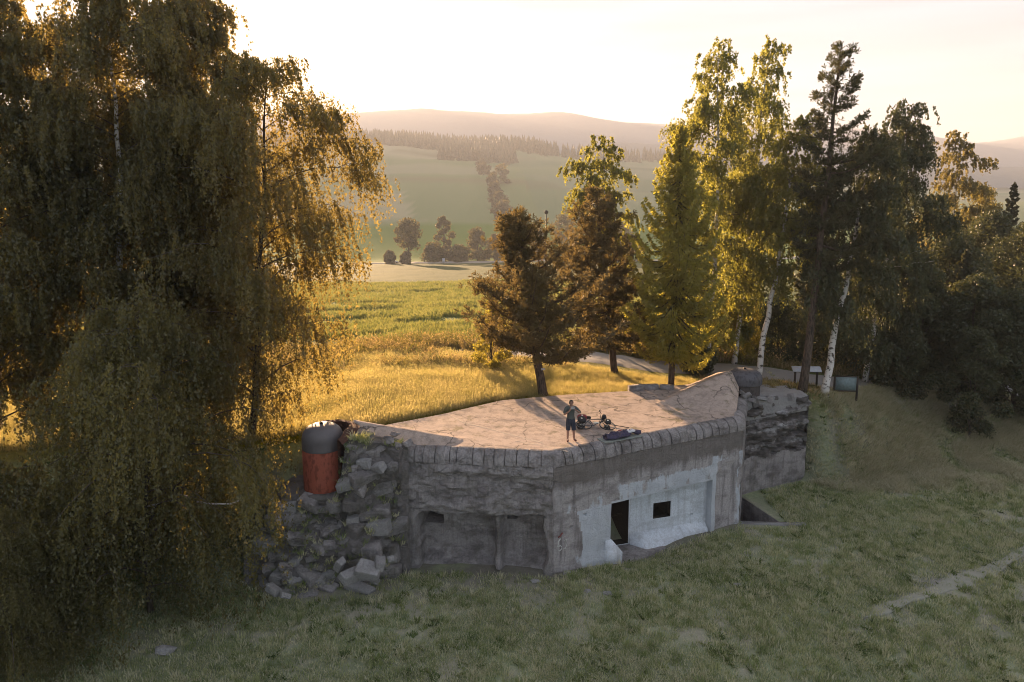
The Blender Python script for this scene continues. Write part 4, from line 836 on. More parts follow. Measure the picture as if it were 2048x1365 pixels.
# the wood on the far hill: one mass of spruces
g = np.random.default_rng(5); wm_ = MB(); pos = []
for k in range(2600):
    if k < 2100: D = g.uniform(1010, 1180); px = g.uniform(560, 1100)+(g.uniform(-1300, 0) if g.uniform() < .35 else 0)
    else: D = g.uniform(1000, 1150); px = g.uniform(1050, 1750)
    x = (px-CX)/F*D*1.01; pos.append((x, D))
for k in range(160): D = g.uniform(860, 1010); x = (g.uniform(880, 1030)-CX)/F*D; pos.append((x, D))
VV = []; FF = []; n0 = 0
for x, y in pos:
    z = float(terrain(x, y)); h_ = g.uniform(11, 21); r = h_*g.uniform(.17, .26); a0 = g.uniform(0, 6)
    for t0, t1, rr in ((0, .55, 1.), (.3, .8, .72), (.6, 1., .42)):
        k_ = 6; a = a0+np.arange(k_)*2*math.pi/k_; wob = g.uniform(.75, 1.2, k_)
        VV.append(np.concatenate([np.stack([x+np.cos(a)*r*rr*wob, y+np.sin(a)*r*rr*wob, z+h_*t0+g.uniform(-.4, .4, k_)], 1), [[x, y, z+h_*t1]]])); FF.append(np.array([(j, (j+1) % k_, k_) for j in range(k_)])+n0); n0 += k_+1; a0 += .5
VV = np.concatenate(VV); FF = np.concatenate(FF)
tag(obj('forest', mk_mesh('forest', VV, [FF], False, [M['farleaf']], fattr={'rnd': np.repeat(g.uniform(0, .6, len(FF)//6), 6)})), 'dark spruce forest along the crest of the far hill', 'forest', kind='stuff')

o = obj('dead_branch', MB().tube([at(388, 1003, 23.2), at(425, 1009, 23.1), at(462, 1008, 23.0), at(482, 1000, 23.0), at(494, 992, 23.0)], [.03, .034, .03, .024, .012], 6).mesh('dead_branch', M['deadwood'], smooth=True)); tag(o, 'bleached bare branch caught in the hanging twigs of the low birch', 'branch')
# ------------------------------------------------------------------ grass, herbs and crops (not countable: stuff)
def grassmat(name, stops, trans, tcol, sp=None):
    m = NT(name); oi = m.n('ObjectInfo').outputs['Random']; pn = m.noise(.45, 3)
    f = m.n('Math', {0: m.n('Math', {0: oi, 1: .75}, operation='MULTIPLY').outputs[0], 1: m.n('Math', {0: pn, 1: .5}, operation='MULTIPLY').outputs[0]}, operation='ADD').outputs[0]
    c = m.ramp(f, stops); d = m.n('BsdfDiffuse', {0: c}).outputs[0]; t = m.n('BsdfTranslucent', {0: m.mix(1., c, tcol, 'MULTIPLY')}).outputs[0]
    return m.fin(m.n('MixShader', {0: trans, 1: d, 2: t}).outputs[0])
M['lawnblade'] = grassmat('lawn_blades', [(.22, (.13, .18, .075)), (.45, (.26, .315, .14)), (.65, (.39, .415, .23)), (.85, (.58, .56, .42))], .3, (1.3, 1.2, .7))
M['straw'] = grassmat('dry_meadow_grass', [(.2, (.30, .30, .12)), (.45, (.41, .38, .18)), (.65, (.49, .44, .23)), (.85, (.58, .51, .31))], .5, (1.2, 1.1, .7))
M['drystraw'] = grassmat('dry_straw', [(.25, (.27, .27, .16)), (.5, (.42, .40, .27)), (.8, (.58, .54, .41))], .3, (1.2, 1.1, .8))
M['vergeblade'] = grassmat('fresh_verge_grass', [(.3, (.13, .15, .02)), (.7, (.22, .21, .03))], .5, (1.6, 1.4, .4))
M['herb'] = grassmat('meadow_herbs', [(.2, (.11, .13, .045)), (.45, (.19, .18, .075)), (.65, (.29, .235, .13)), (.85, (.38, .32, .21))], .4, (1.3, 1.1, .6))
M['crop'] = grassmat('field_crop', [(.25, (.16, .20, .09)), (.5, (.22, .25, .11)), (.75, (.29, .30, .15))], .35, (1.4, 1.25, .6))
def tuft(name, seed, n, hgt, wid, rad, lean, mat, head=0.):
    g = np.random.default_rng(seed); V = []; Fq = []; Ft = []; k = 0
    for i in range(n):
        a = g.uniform(0, 6.28); r = rad*math.sqrt(g.uniform()); h = hgt*g.uniform(.55, 1.15); d = np.array((math.cos(a), math.sin(a), 0)); b = g.uniform(0, 6.28); s = np.array((math.cos(b), math.sin(b), 0))*wid*.5
        p = d*r; q = p+d*h*lean*.35*g.uniform(.3, 1.4)+np.array((0, 0, h*.6)); t = p+d*h*lean*g.uniform(.4, 1.5)+np.array((0, 0, h*g.uniform(.85, 1)))
        V += [p-s, p+s, q+s*.8, q-s*.8, t]; Fq.append((k, k+1, k+2, k+3)); Ft.append((k+3, k+2, k+4)); k += 5
        if head and g.uniform() < .6:
            e = np.array((0, 0, head)); V += [t-e*.6-s*1.4, t-e*.3+s*2.2, t+e*.6, t-e*.2-s*2.2]; Fq.append((k, k+1, k+2, k+3)); k += 4
    return bpy.data.objects.new(name, mk_mesh(name, V, [np.array(Fq), np.array(Ft)], False, [M[mat]]))
def scatter(name, label, cat, xy, proto, smin, smax, seed, sink=.01, zf=None):
    g = np.random.default_rng(seed); n = len(xy); z = (zf or terrain)(xy[:, 0], xy[:, 1])-sink
    me = bpy.data.meshes.new(name); me.vertices.add(n); me.vertices.foreach_set('co', np.stack([xy[:, 0], xy[:, 1], z], 1).astype(np.float32).ravel()); me.update()
    rot = np.stack([g.normal(0, .08, n), g.normal(0, .08, n), g.uniform(0, 6.28, n)], 1).astype(np.float32)
    a = me.attributes.new('rot', 'FLOAT_VECTOR', 'POINT'); a.data.foreach_set('vector', rot.ravel())
    a = me.attributes.new('scl', 'FLOAT', 'POINT'); a.data.foreach_set('value', g.uniform(smin, smax, n).astype(np.float32))
    o = obj(name, me); ng = bpy.data.node_groups.new(name+'_scatter', 'GeometryNodeTree')
    ng.interface.new_socket('Geometry', in_out='INPUT', socket_type='NodeSocketGeometry'); ng.interface.new_socket('Geometry', in_out='OUTPUT', socket_type='NodeSocketGeometry')
    N = ng.nodes.new; gi = N('NodeGroupInput'); go = N('NodeGroupOutput'); ip = N('GeometryNodeInstanceOnPoints'); ob = N('GeometryNodeObjectInfo'); ob.inputs[0].default_value = proto
    r = N('GeometryNodeInputNamedAttribute'); r.data_type = 'FLOAT_VECTOR'; r.inputs[0].default_value = 'rot'; s = N('GeometryNodeInputNamedAttribute'); s.data_type = 'FLOAT'; s.inputs[0].default_value = 'scl'
    e2r = N('FunctionNodeEulerToRotation'); K = ng.links.new
    K(gi.outputs[0], ip.inputs['Points']); K(ob.outputs['Geometry'], ip.inputs['Instance']); K(r.outputs[0], e2r.inputs[0]); K(e2r.outputs[0], ip.inputs['Rotation']); K(s.outputs[0], ip.inputs['Scale']); K(ip.outputs[0], go.inputs[0])
    md = o.modifiers.new('scatter', 'NODES'); md.node_group = ng
    return tag(o, label, cat, kind='stuff')
def footline(x): return np.interp(x, FOOT[:, 0], FOOT[:, 1])
def browline(x): return np.interp(x, BROW[:, 0], BROW[:, 1])
g = np.random.default_rng(3)
def pick(n, x0, x1, y0, y1, keep):
    xy = np.stack([g.uniform(x0, x1, n), g.uniform(y0, y1, n)], 1); return xy[keep(xy[:, 0], xy[:, 1])]
def indit(x, y): return (x > 10.4) & (x < 12.9) & (y > 30.4) & (y < 34)
wallx = np.array([-10.6, -9.2, -6.5, -4.3, 1.63, 10.6, 11.8, 15.75, 15.9]); wally = np.array([25.6, 24.6, 24.9, 26.6, 26.1, 30.6, 33.7, 35.6, 60])
def lawnkeep(x, y):
    b = (y-footline(x))/np.maximum(browline(x)-footline(x), .4); front = np.where((x > -10.6) & (x < 15.9), y < np.interp(x, wallx, wally)-.05, b < 1.05)
    vis = np.abs(x) < y*.80+2
    pd = np.abs((y-23.8)-(x-13.7)*.53-.4*np.sin(x*.5)); pc = np.interp(x, [12.6, 14, 17, 20, 23.5, 30, 40], [23.2, 24., 25.5, 27., 29.1, 32.5, 36.5]); onp = (np.abs(y-pc) < .42) & (x > 12.5)
    bare = fbm(x*1.6, y*1.6, 2.)*.6+fbm(x*.35, y*.35, 1.)*.45
    return front & vis & ~indit(x, y) & ~(onp & (g.uniform(size=len(x)) < .62)) & (g.uniform(size=len(x)) > sstep(.55, .66, bare)*.75)
t1 = tuft('lawn_tuft', 1, 12, .12, .016, .13, .7, 'lawnblade')
scatter('lawn_grass', 'short patchy grass covering the ground before the bunker', 'grass', pick(150000, -20, 34, 17, 50, lawnkeep), t1, .55, 1.35, 1)
t1b = tuft('tall_tuft', 8, 16, .26, .018, .12, .55, 'lawnblade')
scatter('lawn_tufts', 'taller ragged tufts scattered over the shaded lawn', 'grass', pick(26000, -20, 34, 17, 50, lambda x, y: lawnkeep(x, y) & (fbm(x*.6, y*.6, 9.) > .5)), t1b, .5, 1.2, 2)
def backkeep(x, y):
    rd = np.interp(x, [-3, 1, 5, 8.5, 12, 16, 21, 27], [48.6, 46.9, 45.2, 43.4, 42.2, 42., 41.6, 43.2]); road = (y > rd-3.6) & (y < rd+1.65) & (x > -4)
    return (y > browline(x)+.05) & ~road & (x < 16+(y-38)*0)
t2 = tuft('meadow_tuft', 2, 18, .55, .009, .2, .42, 'straw', .07)
scatter('meadow_grass', 'tall golden dry grass behind the bunker', 'grass', pick(90000, -32, 15, 29, 46, lambda x, y: backkeep(x, y) & (x < 1+(y-35)*.15) & (y > browline(x)+.5+.5*fbm(x, y)) & (g.uniform(size=len(x)) < 1-.6*sstep(42.5, 45, y+.1*x))), t2, .45, 1.05, 3)
scatter('low_meadow_grass', 'shorter golden grass between the pine trunks and the gravel track', 'grass', pick(26000, 0, 15, 34, 45, lambda x, y: (x >= 1+(y-35)*.15) & (y > browline(x)+.5) & (y < np.interp(x, [-3, 1, 5, 8.5, 12, 16], [48.6, 46.9, 45.2, 43.4, 42.2, 42.])-2.9-.6*fbm(x*2, y*2))), t2, .2, .52, 33)
t3 = tuft('verge_tuft', 3, 12, .2, .018, .14, .5, 'vergeblade')
scatter('verge_grass', 'short fresh green grass along the back edge of the roof', 'grass', pick(40000, -12, 13, 28.5, 38.5, lambda x, y: backkeep(x, y) & (y < browline(x)+1.3)), t3, .5, 1.1, 4)
t4 = tuft('herb_tuft', 4, 22, .6, .035, .3, .6, 'herb', .08)
scatter('meadow_herbs', 'rough brownish herbs and weeds between meadow and field', 'plants', pick(12000, -40, 32, 41.5, 52, lambda x, y: ((y > browline(x)+.5) & ~((np.abs(y+.7-np.interp(x, [-3, 1, 5, 8.5, 12, 16, 21, 27, 36], [48.6, 46.9, 45.2, 43.4, 42.2, 42., 41.6, 43.2, 48])) < 2.9) & (x > -1)) & (fbm(x*.5, y*.8, 6.) > .42))), t4, .45, 1.3, 5)
t5 = tuft('crop_tuft', 5, 26, .6, .06, .55, .35, 'crop')
scatter('crop_plants', 'low green crop standing in the field beyond the meadow', 'crop', pick(42000, -75, 40, 49.5, 150, lambda x, y: (np.abs(x) < y*.75+3) & (g.uniform(size=len(x)) < np.clip(62/y, .2, 1)) & (fbm(x*.05, y*.22, 4.) < .60)), t5, .7, 1.4, 6)
t6 = tuft('wood_tuft', 6, 16, .3, .03, .25, .6, 'herb')
scatter('wood_edge_grass', 'rough grass around the birches and boards at the wood edge', 'grass', pick(16000, 11, 46, 36, 62, lambda x, y: (y > browline(x)-.3) & (np.abs(y-np.interp(x, [12, 16, 21, 27, 36, 50], [42.2, 42., 41.6, 43.2, 48, 56])) > 2.1) & (y < 56)), t6, .5, 1.2, 7)

scatter('bank_straw', 'pale dry straw hanging over the bank right of the bunker', 'grass', pick(30000, 15.9, 34, 33, 46, lambda x, y: (((y-footline(x))/np.maximum(browline(x)-footline(x), .4)) > -.35+.5*g.uniform(size=len(x))) & (((y-footline(x))/np.maximum(browline(x)-footline(x), .4)) < 1) & (fbm(x*.8, y*.8, 13.)+g.uniform(-.12, .12, len(x)) > .47)), tuft('straw_tuft', 9, 14, .34, .022, .2, 1.1, 'drystraw'), .5, 1.2, 8)
scatter('dry_lawn_tufts', 'pale withered tufts and stalks among the lawn', 'grass', pick(22000, -20, 34, 17, 50, lambda x, y: lawnkeep(x, y) & (fbm(x*.9, y*.9, 21.) > .54)), tuft('withered_tuft', 12, 9, .2, .014, .16, .9, 'drystraw'), .4, 1.2, 9)
M['weed'] = grassmat('broad_weeds', [(.25, (.07, .10, .04)), (.6, (.13, .17, .06)), (.85, (.2, .23, .09))], .25, (1.2, 1.2, .7))
scatter('lawn_weeds', 'low broad-leaved weeds dotted over the lawn', 'plants', pick(14000, -20, 34, 17, 50, lambda x, y: lawnkeep(x, y) & (fbm(x*.7, y*.7, 31.) > .52)), tuft('weed_tuft', 13, 9, .1, .05, .1, 1.6, 'weed'), .6, 1.6, 10)
g2 = np.random.default_rng(91); rj = g2.integers(8, 92, 900); rc_ = g2.integers(4, 86, 900); rp_ = Vg[rj, rc_]; rp_ = rp_[(fbm(rp_[:, 0]*1.5, rp_[:, 2]*1.5, 4.) > .47)]
scatter('rubble_weeds', 'small grass tufts and weeds rooted in the gaps of the rubble', 'plants', rp_[:, :2]-np.array((0, .12)), tuft('rubble_tuft', 15, 12, .22, .02, .1, .8, 'lawnblade'), .5, 1.3, 12, zf=lambda x, y: rp_[:, 2]+.02)
# ------------------------------------------------------------------ person on the roof
PP = atz(1141, 882, RZ); PP.z = float(roofz(PP.x, PP.y))
per = thing('person', PP, 'person in grey t-shirt and dark shorts standing on the roof, hands raised to the face', 'person')
J = {}; ED = []
def jn(k, p, r, par=None): J[k] = (p, r); ED.append((par, k)) if par else None
jn('pel', (0, 0, .95), (.155, .115)); jn('sp', (0, .01, 1.12), (.14, .1), 'pel'); jn('ch', (0, .01, 1.33), (.175, .115), 'sp'); jn('ub', (0, .01, 1.45), (.12, .085), 'ch'); jn('nk', (0, -.01, 1.53), (.055, .055), 'ub')
jn('hd', (.005, -.03, 1.62), (.075, .085), 'nk'); jn('hd2', (.005, -.04, 1.70), (.078, .092), 'hd'); jn('hd3', (.005, -.03, 1.76), (.05, .06), 'hd2')
for s, n in ((-1, 'r'), (1, 'l')):
    el, wr, hn = {'r': ((-.29, -.06, 1.17), (-.12, -.25, 1.36), (-.07, -.27, 1.45)), 'l': ((.37, -.10, 1.24), (.17, -.27, 1.40), (.09, -.28, 1.46))}[n]
    jn('sh'+n, (s*.19, .01, 1.42), (.07, .07), 'ub'); jn('el'+n, el, (.047, .047), 'sh'+n); jn('wr'+n, wr, (.03, .03), 'el'+n); jn('hn'+n, hn, (.042, .022), 'wr'+n)
    hv = np.array(hn)
    for q in range(4): jn('f%d%s' % (q, n), tuple(hv+np.array((s*(-.03+.02*q)*.8, -.02, .055-.004*abs(q-1)))), (.009, .009), 'hn'+n); jn('g%d%s' % (q, n), tuple(hv+np.array((s*(-.03+.02*q)*.6, .015, .085-.006*abs(q-1)))), (.008, .008), 'f%d%s' % (q, n))
    jn('t'+n, tuple(hv+np.array((-s*.045, .0, .03))), (.01, .01), 'hn'+n)
    kn, an, to = {'r': ((-.115, -.03, .5), (-.125, .0, .09), (-.15, -.17, .045)), 'l': ((.12, -.05, .5), (.16, .03, .09), (.21, -.12, .045))}[n]
    jn('hp'+n, (s*.095, 0, .86), (.1, .1), 'pel'); jn('kn'+n, kn, (.062, .062), 'hp'+n); jn('cf'+n, tuple((np.array(kn)*.65+np.array(an)*.35)+np.array((0, .02, 0))), (.058, .058), 'kn'+n); jn('an'+n, an, (.04, .04), 'cf'+n); jn('to'+n, to, (.042, .03), 'an'+n)
ks = list(J); me = bpy.data.meshes.new('body'); me.from_pydata([J[k][0] for k in ks], [(ks.index(a), ks.index(b)) for a, b in ED], []); tmp = bpy.data.objects.new('tmp', me); COL.objects.link(tmp)
md = tmp.modifiers.new('s', 'SKIN'); md.branch_smoothing = .3
sv = me.skin_vertices[0].data
for i, k in enumerate(ks): sv[i].radius = J[k][1]; sv[i].use_root = (k == 'pel')
tmp.modifiers.new('u', 'SUBSURF').levels = 2
dg = bpy.context.evaluated_depsgraph_get(); bme = bpy.data.meshes.new_from_object(tmp.evaluated_get(dg)); bpy.data.objects.remove(tmp)
M['skin'] = plain('skin', (.33, .19, .14), .6, v=.08); M['shirt'] = plain('grey_cotton', (.085, .095, .09), .9); M['shorts'] = plain('dark_blue_cotton', (.035, .04, .06), .9); M['shoe'] = plain('dark_red_shoe', (.09, .03, .03), .7); M['hair'] = plain('dark_hair', (.03, .024, .02), .8)
bme.materials.clear(); bme.materials.append(M['skin']); bme.polygons.foreach_set('use_smooth', np.ones(len(bme.polygons), bool)); bme.name = 'body'
obj('body', bme, per, True)
bm0 = np.empty(len(bme.vertices)*3, np.float32); bme.vertices.foreach_get('co', bm0); bm0 = bm0.reshape(-1, 3); nn = np.array([v.normal[:] for v in bme.vertices])
def garment(name, mat, sel, infl):
    keep = [p for p in bme.polygons if sel(np.mean(bm0[list(p.vertices)], 0))]; ids = sorted({v for p in keep for v in p.vertices}); mp_ = {v: i for i, v in enumerate(ids)}
    V = bm0[ids]+nn[ids]*infl; me = bpy.data.meshes.new(name); me.from_pydata(V.tolist(), [], [[mp_[v] for v in p.vertices] for p in keep]); me.materials.append(M[mat]); me.polygons.foreach_set('use_smooth', np.ones(len(me.polygons), bool)); obj(name, me, per, True)
def isarm(c, lim): return abs(c[0]) > lim
garment('t_shirt', 'shirt', lambda c: .9 < c[2] < 1.5 and not (abs(c[0]) > .17 and c[2] < 1.24) and not (c[1] < -.15) and not (c[2] > 1.3 and c[1] < -.13) and c[2] < 1.5-.0*abs(c[0]), .022)
garment('shorts', 'shorts', lambda c: .5 < c[2] < .985 and abs(c[0]) < .23, .03)
garment('shoes', 'shoe', lambda c: c[2] < .085, .012)
garment('hair', 'hair', lambda c: c[2] > 1.61 and (c[1] > -.085 or c[2] > 1.73), .02)
nose = MB().add([(.005, -.15, 1.645), (-.012, -.118, 1.64), (.022, -.118, 1.64), (.005, -.118, 1.69)], [(0, 1, 2), (0, 3, 1), (0, 2, 3)]); obj('nose', nose.mesh('nose', M['skin']), per, True)
per.rotation_euler = (0, 0, .12)
M['pale_plastic'] = plain('pale_grey_plastic', (.45, .45, .46), .5)
rc = obj('remote_controller', MB().box((0, 0, 0), (.15, .025, .085)).box((0, -.012, .065), (.12, .012, .05)).mesh('remote_controller', M['pale_plastic'])); rc.location = PP+Vector((.045, -.3, 1.5)); rc.rotation_euler = (.3, 0, .12); tag(rc, 'small pale device held up at the face of the person', 'device')
# ------------------------------------------------------------------ loaded bicycle lying on its side
M['black'] = plain('black_rubber', (.018, .018, .018), .7); M['alu'] = plain('silver_alloy', (.5, .5, .5), .35, .7); M['frame'] = plain('dark_grey_frame_paint', (.10, .095, .10), .4, .2); M['red'] = plain('red_fabric', (.20, .035, .04), .8); M['darkbag'] = plain('black_bag_fabric', (.025, .026, .028), .75); M['refl'] = plain('pale_reflector', (.75, .72, .62), .4)
B0 = at(1194, 858, 28.95); B0.z = RZ
bk = thing('bicycle', (B0.x, B0.y, float(roofz(B0.x, B0.y))+.12), 'loaded touring bicycle lying on its side with red and black bags', 'bicycle', rot=(R_(-76), R_(4), R_(6)))
def ring(c, r, t, n=28, m_=6):
    a = np.arange(n)*2*math.pi/n; b = np.arange(m_)*2*math.pi/m_; V = np.array([((r+t*math.cos(q))*math.cos(p)+c[0], t*math.sin(q)+c[1], (r+t*math.cos(q))*math.sin(p)+c[2]) for p in a for q in b])
    return V, np.array([(i*m_+j, i*m_+(j+1) % m_, ((i+1) % n)*m_+(j+1) % m_, ((i+1) % n)*m_+j) for i in range(n) for j in range(m_)])
for x in (-.52, .53):
    wv = obj('wheel', MB().tube([(x, -.05, .34), (x, .05, .34)], .022, 8).mesh('hub', M['alu']), bk, True)
    obj('tyre', MB().add(*ring((x, 0, .34), .335, .022)).mesh('tyre', M['black'], smooth=True), wv, True); obj('rim', MB().add(*ring((x, 0, .34), .31, .012)).mesh('rim', M['alu'], smooth=True), wv, True)
    spk = MB().tube([(0, 0, .02), (0, 0, .305)], .0025, 3).mesh('spoke', M['alu'])
    for q in range(12):
        o = obj('spoke', spk, wv, True); o.location = (x, 0, .34); o.rotation_euler = (0, q*math.pi/6, 0)
def tubes(name, segs, r, mat):
    for a, b in segs: obj(name, MB().tube([a, b], r, 8).mesh(name, M[mat], smooth=True), bk, True)
tubes('frame_tube', [((-.1, 0, .30), (-.2, 0, .85)), ((-.1, 0, .30), (.36, 0, .70)), ((-.18, 0, .8), (.34, 0, .84)), ((-.1, 0, .3), (-.52, .05, .34)), ((-.18, 0, .8), (-.52, .05, .34)), ((.37, 0, .66), (.34, 0, .95)), ((.37, .05, .66), (.53, .05, .34)), ((.37, -.05, .66), (.53, -.05, .34))], .019, 'frame')
tubes('rack_tube', [((-.15, .06, .72), (-.75, .06, .72)), ((-.15, -.06, .72), (-.75, -.06, .72)), ((-.52, .07, .36), (-.6, .06, .72)), ((-.52, -.07, .36), (-.6, -.06, .72))], .008, 'alu')
obj('handlebar', MB().tube([(.28, .33, .98), (.36, .2, 1.0), (.36, -.2, 1.0), (.28, -.33, .98)], .014, 8).mesh('handlebar', M['black'], smooth=True), bk, True)
for s in (-1, 1): obj('grip', MB().tube([(.3, s*.27, .985), (.26, s*.36, .99)], .02, 8).mesh('grip', M['black']), bk, True)
def pillow(c, d, sd_=1, p=.55, n=10):
    g = np.random.default_rng(sd_); a = np.linspace(-math.pi/2, math.pi/2, n); b = np.arange(2*n)*math.pi/n; sg = lambda v: np.sign(v)*np.abs(v)**p
    V = np.array([(d[0]/2*sg(math.cos(i))*sg(math.cos(j)), d[1]/2*sg(math.cos(i))*sg(math.sin(j)), d[2]/2*sg(math.sin(i))) for i in a for j in b]); V *= 1+(fbm(V[:, 0]*9+sd_, V[:, 1]*9, V[:, 2]*9)-.5)[:, None]*.25
    m_ = 2*n; return V+np.array(c), np.array([(i*m_+j, i*m_+(j+1) % m_, (i+1)*m_+(j+1) % m_, (i+1)*m_+j) for i in range(n-1) for j in range(m_)])
def bag(name, c, d, mat, sd_, par=None, local=True): return obj(name, MB().add(*pillow(c, d, sd_)).mesh(name, M[mat], smooth=True), par, local)
bag('saddle', (-.22, 0, .93), (.26, .15, .07), 'black', 2, bk)
for k, (n_, c, d, m_) in enumerate((('pannier', (-.6, -.16, .5), (.36, .17, .38), 'darkbag'), ('pannier', (-.6, .16, .5), (.36, .17, .38), 'darkbag'), ('rack_bag', (-.5, -.02, .86), (.42, .30, .24), 'red'), ('pannier', (.55, -.15, .42), (.28, .15, .32), 'darkbag'), ('pannier', (.55, .15, .42), (.28, .15, .32), 'darkbag'), ('handlebar_bag', (.5, 0, .95), (.22, .3, .24), 'darkbag'))):
    b_ = bag(n_, c, d, m_, 5+k, bk)
    if n_ == 'pannier' or n_ == 'rack_bag':
        obj('reflector', MB().box((c[0]-.02, c[1]-d[1]*.5, c[2]-.02), (.07, .015, .07)).mesh('reflector', M['refl']), b_, True)
bag('bottle', (.08, 0, .52), (.25, .075, .075), 'refl', 12, bk)
# sleeping place: mat, sleeping bag and small things on it
c0, c1 = atz(1204, 883.5, RZ), atz(1276, 870, RZ); ax = (c1-c0); ax.z = 0; Lm = ax.length; ang = math.atan2(ax.y, ax.x); mid = (c0+c1)/2; rzm = float(roofz(mid.x, mid.y))
M['mat'] = plain('grey_green_foam', (.24, .26, .24), .8); M['purple'] = plain('purple_nylon', (.05, .042, .08), .65, v=.6); M['silver'] = plain('white_silver_fabric', (.62, .62, .65), .45)
n1, n2 = 30, 10; V = []
for i in range(n1):
    for j in range(n2): V.append((-Lm/2-.05+(Lm+.1)*i/(n1-1), (j/(n2-1)-.5)*.62, .045+.012*math.sin(i*.9)*math.cos(j)))
Vt = np.array(V); i = np.arange(n1-1)[:, None]*n2+np.arange(n2-1)[None]; q = np.stack([i, i+n2, i+n2+1, i+1], -1).reshape(-1, 4)
Vb = Vt.copy(); Vb[:, 2] -= .03; mm = MB().add(Vt, q).add(Vb, q[:, ::-1])
ed = [k*n2 for k in range(n1)]+[(n1-1)*n2+k for k in range(1, n2)]+[k*n2+n2-1 for k in range(n1-2, -1, -1)]+[k for k in range(n2-2, 0, -1)]
mm.F.append(np.array([(ed[k], ed[k]+n1*n2, ed[(k+1) % len(ed)]+n1*n2, ed[(k+1) % len(ed)]) for k in range(len(ed))])[:, ::-1])
o = obj('sleeping_mat', mm.mesh('sleeping_mat', M['mat'], smooth=True, sharp=40)); o.location = (mid.x, mid.y, rzm+.0); o.rotation_euler = (0, 0, ang); tag(o, 'grey-green sleeping mat laid out on the roof near its front edge', 'mat')
V = []; n1, n2 = 40, 16
for i in range(n1):
    t = i/(n1-1); wd = .27*math.sin(math.pi*min(1, .08+t*.95))**.35
    for j in range(n2):
        a = j*2*math.pi/n2; h = .12*(1+.9*(fbm(t*13, math.cos(a)*3, 3.)-.5)*2); V.append((-.78+1.35*t, math.cos(a)*wd*(1+.25*(fbm(t*9, 2., a)-.5)), max(.0, h*(.8+math.sin(a)*.9))))
i = np.arange(n1-1)[:, None]*n2+np.arange(n2)[None]; i2 = np.arange(n1-1)[:, None]*n2+(np.arange(n2)[None]+1) % n2
sb = MB().add(V, np.stack([i, i2, i2+n2, i+n2], -1).reshape(-1, 4)); sb.F.append(np.array([list(range(n2))])); sb.F.append(np.array([list(range(n2))])[:, ::-1]+(n1-1)*n2)
o = obj('sleeping_bag', sb.mesh('sleeping_bag', M['purple'], smooth=True)); o.location = (mid.x, mid.y, rzm+.055); o.rotation_euler = (0, 0, ang); tag(o, 'crumpled purple sleeping bag lying on the mat', 'sleeping bag')
def item(name, along, side, up, d, mat, sd_, label, cat):
    p = mid+Vector((math.cos(ang)*along-math.sin(ang)*side, math.sin(ang)*along+math.cos(ang)*side, 0)); o = bag(name, (0, 0, d[2]/2), d, mat, sd_); o.location = (p.x, p.y, rzm+up); o.rotation_euler = (0, 0, ang+.3*(sd_ % 3-1)); tag(o, label, cat)
item('folded_cloth', .5, .0, .19, (.42, .3, .1), 'silver', 31, 'white folded cloth lying on the purple sleeping bag', 'cloth'); item('pillow', .84, .02, .055, (.3, .4, .17), 'purple', 32, 'small dark purple pillow at the head of the mat', 'pillow')
item('pouch', .30, .38, .01, (.26, .16, .18), 'red', 33, 'small red-brown pouch behind the sleeping mat', 'pouch'); item('dark_bag', .62, .42, .01, (.3, .16, .17), 'darkbag', 34, 'small black bag behind the head of the mat', 'bag')
o = obj('walking_pole', MB().tube([(0, 0, .02), (1.05, -.32, .03)], .016, 6).mesh('walking_pole', M['darkbag'])); p = atz(1212, 850, RZ); o.location = (p.x, p.y, float(roofz(p.x, p.y))+.02); o.rotation_euler = (0, 0, -.25); tag(o, 'thin dark pole on the roof between bicycle and mat', 'pole')
# ------------------------------------------------------------------ display boards at the track
M['post'] = plain('dark_stained_timber', (.045, .036, .03), .8); M['panel'] = plain('pale_glossy_panel', (.48, .50, .56), .4, v=.25); M['panel2'] = plain('blue_green_printed_panel', (.17, .22, .23), .6, v=.5)
pb = at(1611, 771, 39.3); zb = float(terrain(pb.x, pb.y)); b1 = thing('display_board', (pb.x, pb.y, zb), 'low slanted white display board on two dark posts behind the tall pine', 'sign', 'display boards at the wood edge', (0, 0, -.05))
for x in (-.62, .62): obj('post', MB().box((x, 0, .5), (.09, .09, 1.05)).mesh('post', M['post']), b1, True)
obj('rail', MB().box((0, 0, .1), (1.3, .05, .06)).mesh('rail', M['post']), b1, True)
obj('panel', MB().box((0, -.02, 1.07), (1.62, .42, .04), M=Matrix.Rotation(.6, 4, 'X')).mesh('panel', M['panel']), b1, True)
pb = at(1690, 794, 38.4); zb = float(terrain(pb.x, pb.y)); b2 = thing('display_board', (pb.x, pb.y, zb), 'upright blue-green display board with dark frame at the wood edge', 'sign', 'display boards at the wood edge', (0, 0, -.1))
for x in (-.62, .62): obj('post', MB().box((x, 0, .65), (.09, .09, 1.4)).mesh('post', M['post']), b2, True)
obj('panel', MB().box((0, 0, .95), (1.13, .03, .76)).mesh('panel', M['panel2']), b2, True)
for z in (.53, 1.37): obj('rail', MB().box((0, 0, z), (1.15, .06, .07)).mesh('rail', M['post']), b2, True)
o = obj('trail_marker', MB().box((0, 0, 0), (.2, .02, .11)).mesh('trail_marker', M['panel'])); p = at(1088, 739, 35.2); o.location = (1.6, 35.22, p.z); tag(o, 'small pale marker plate nailed to the broad pine trunk', 'sign')
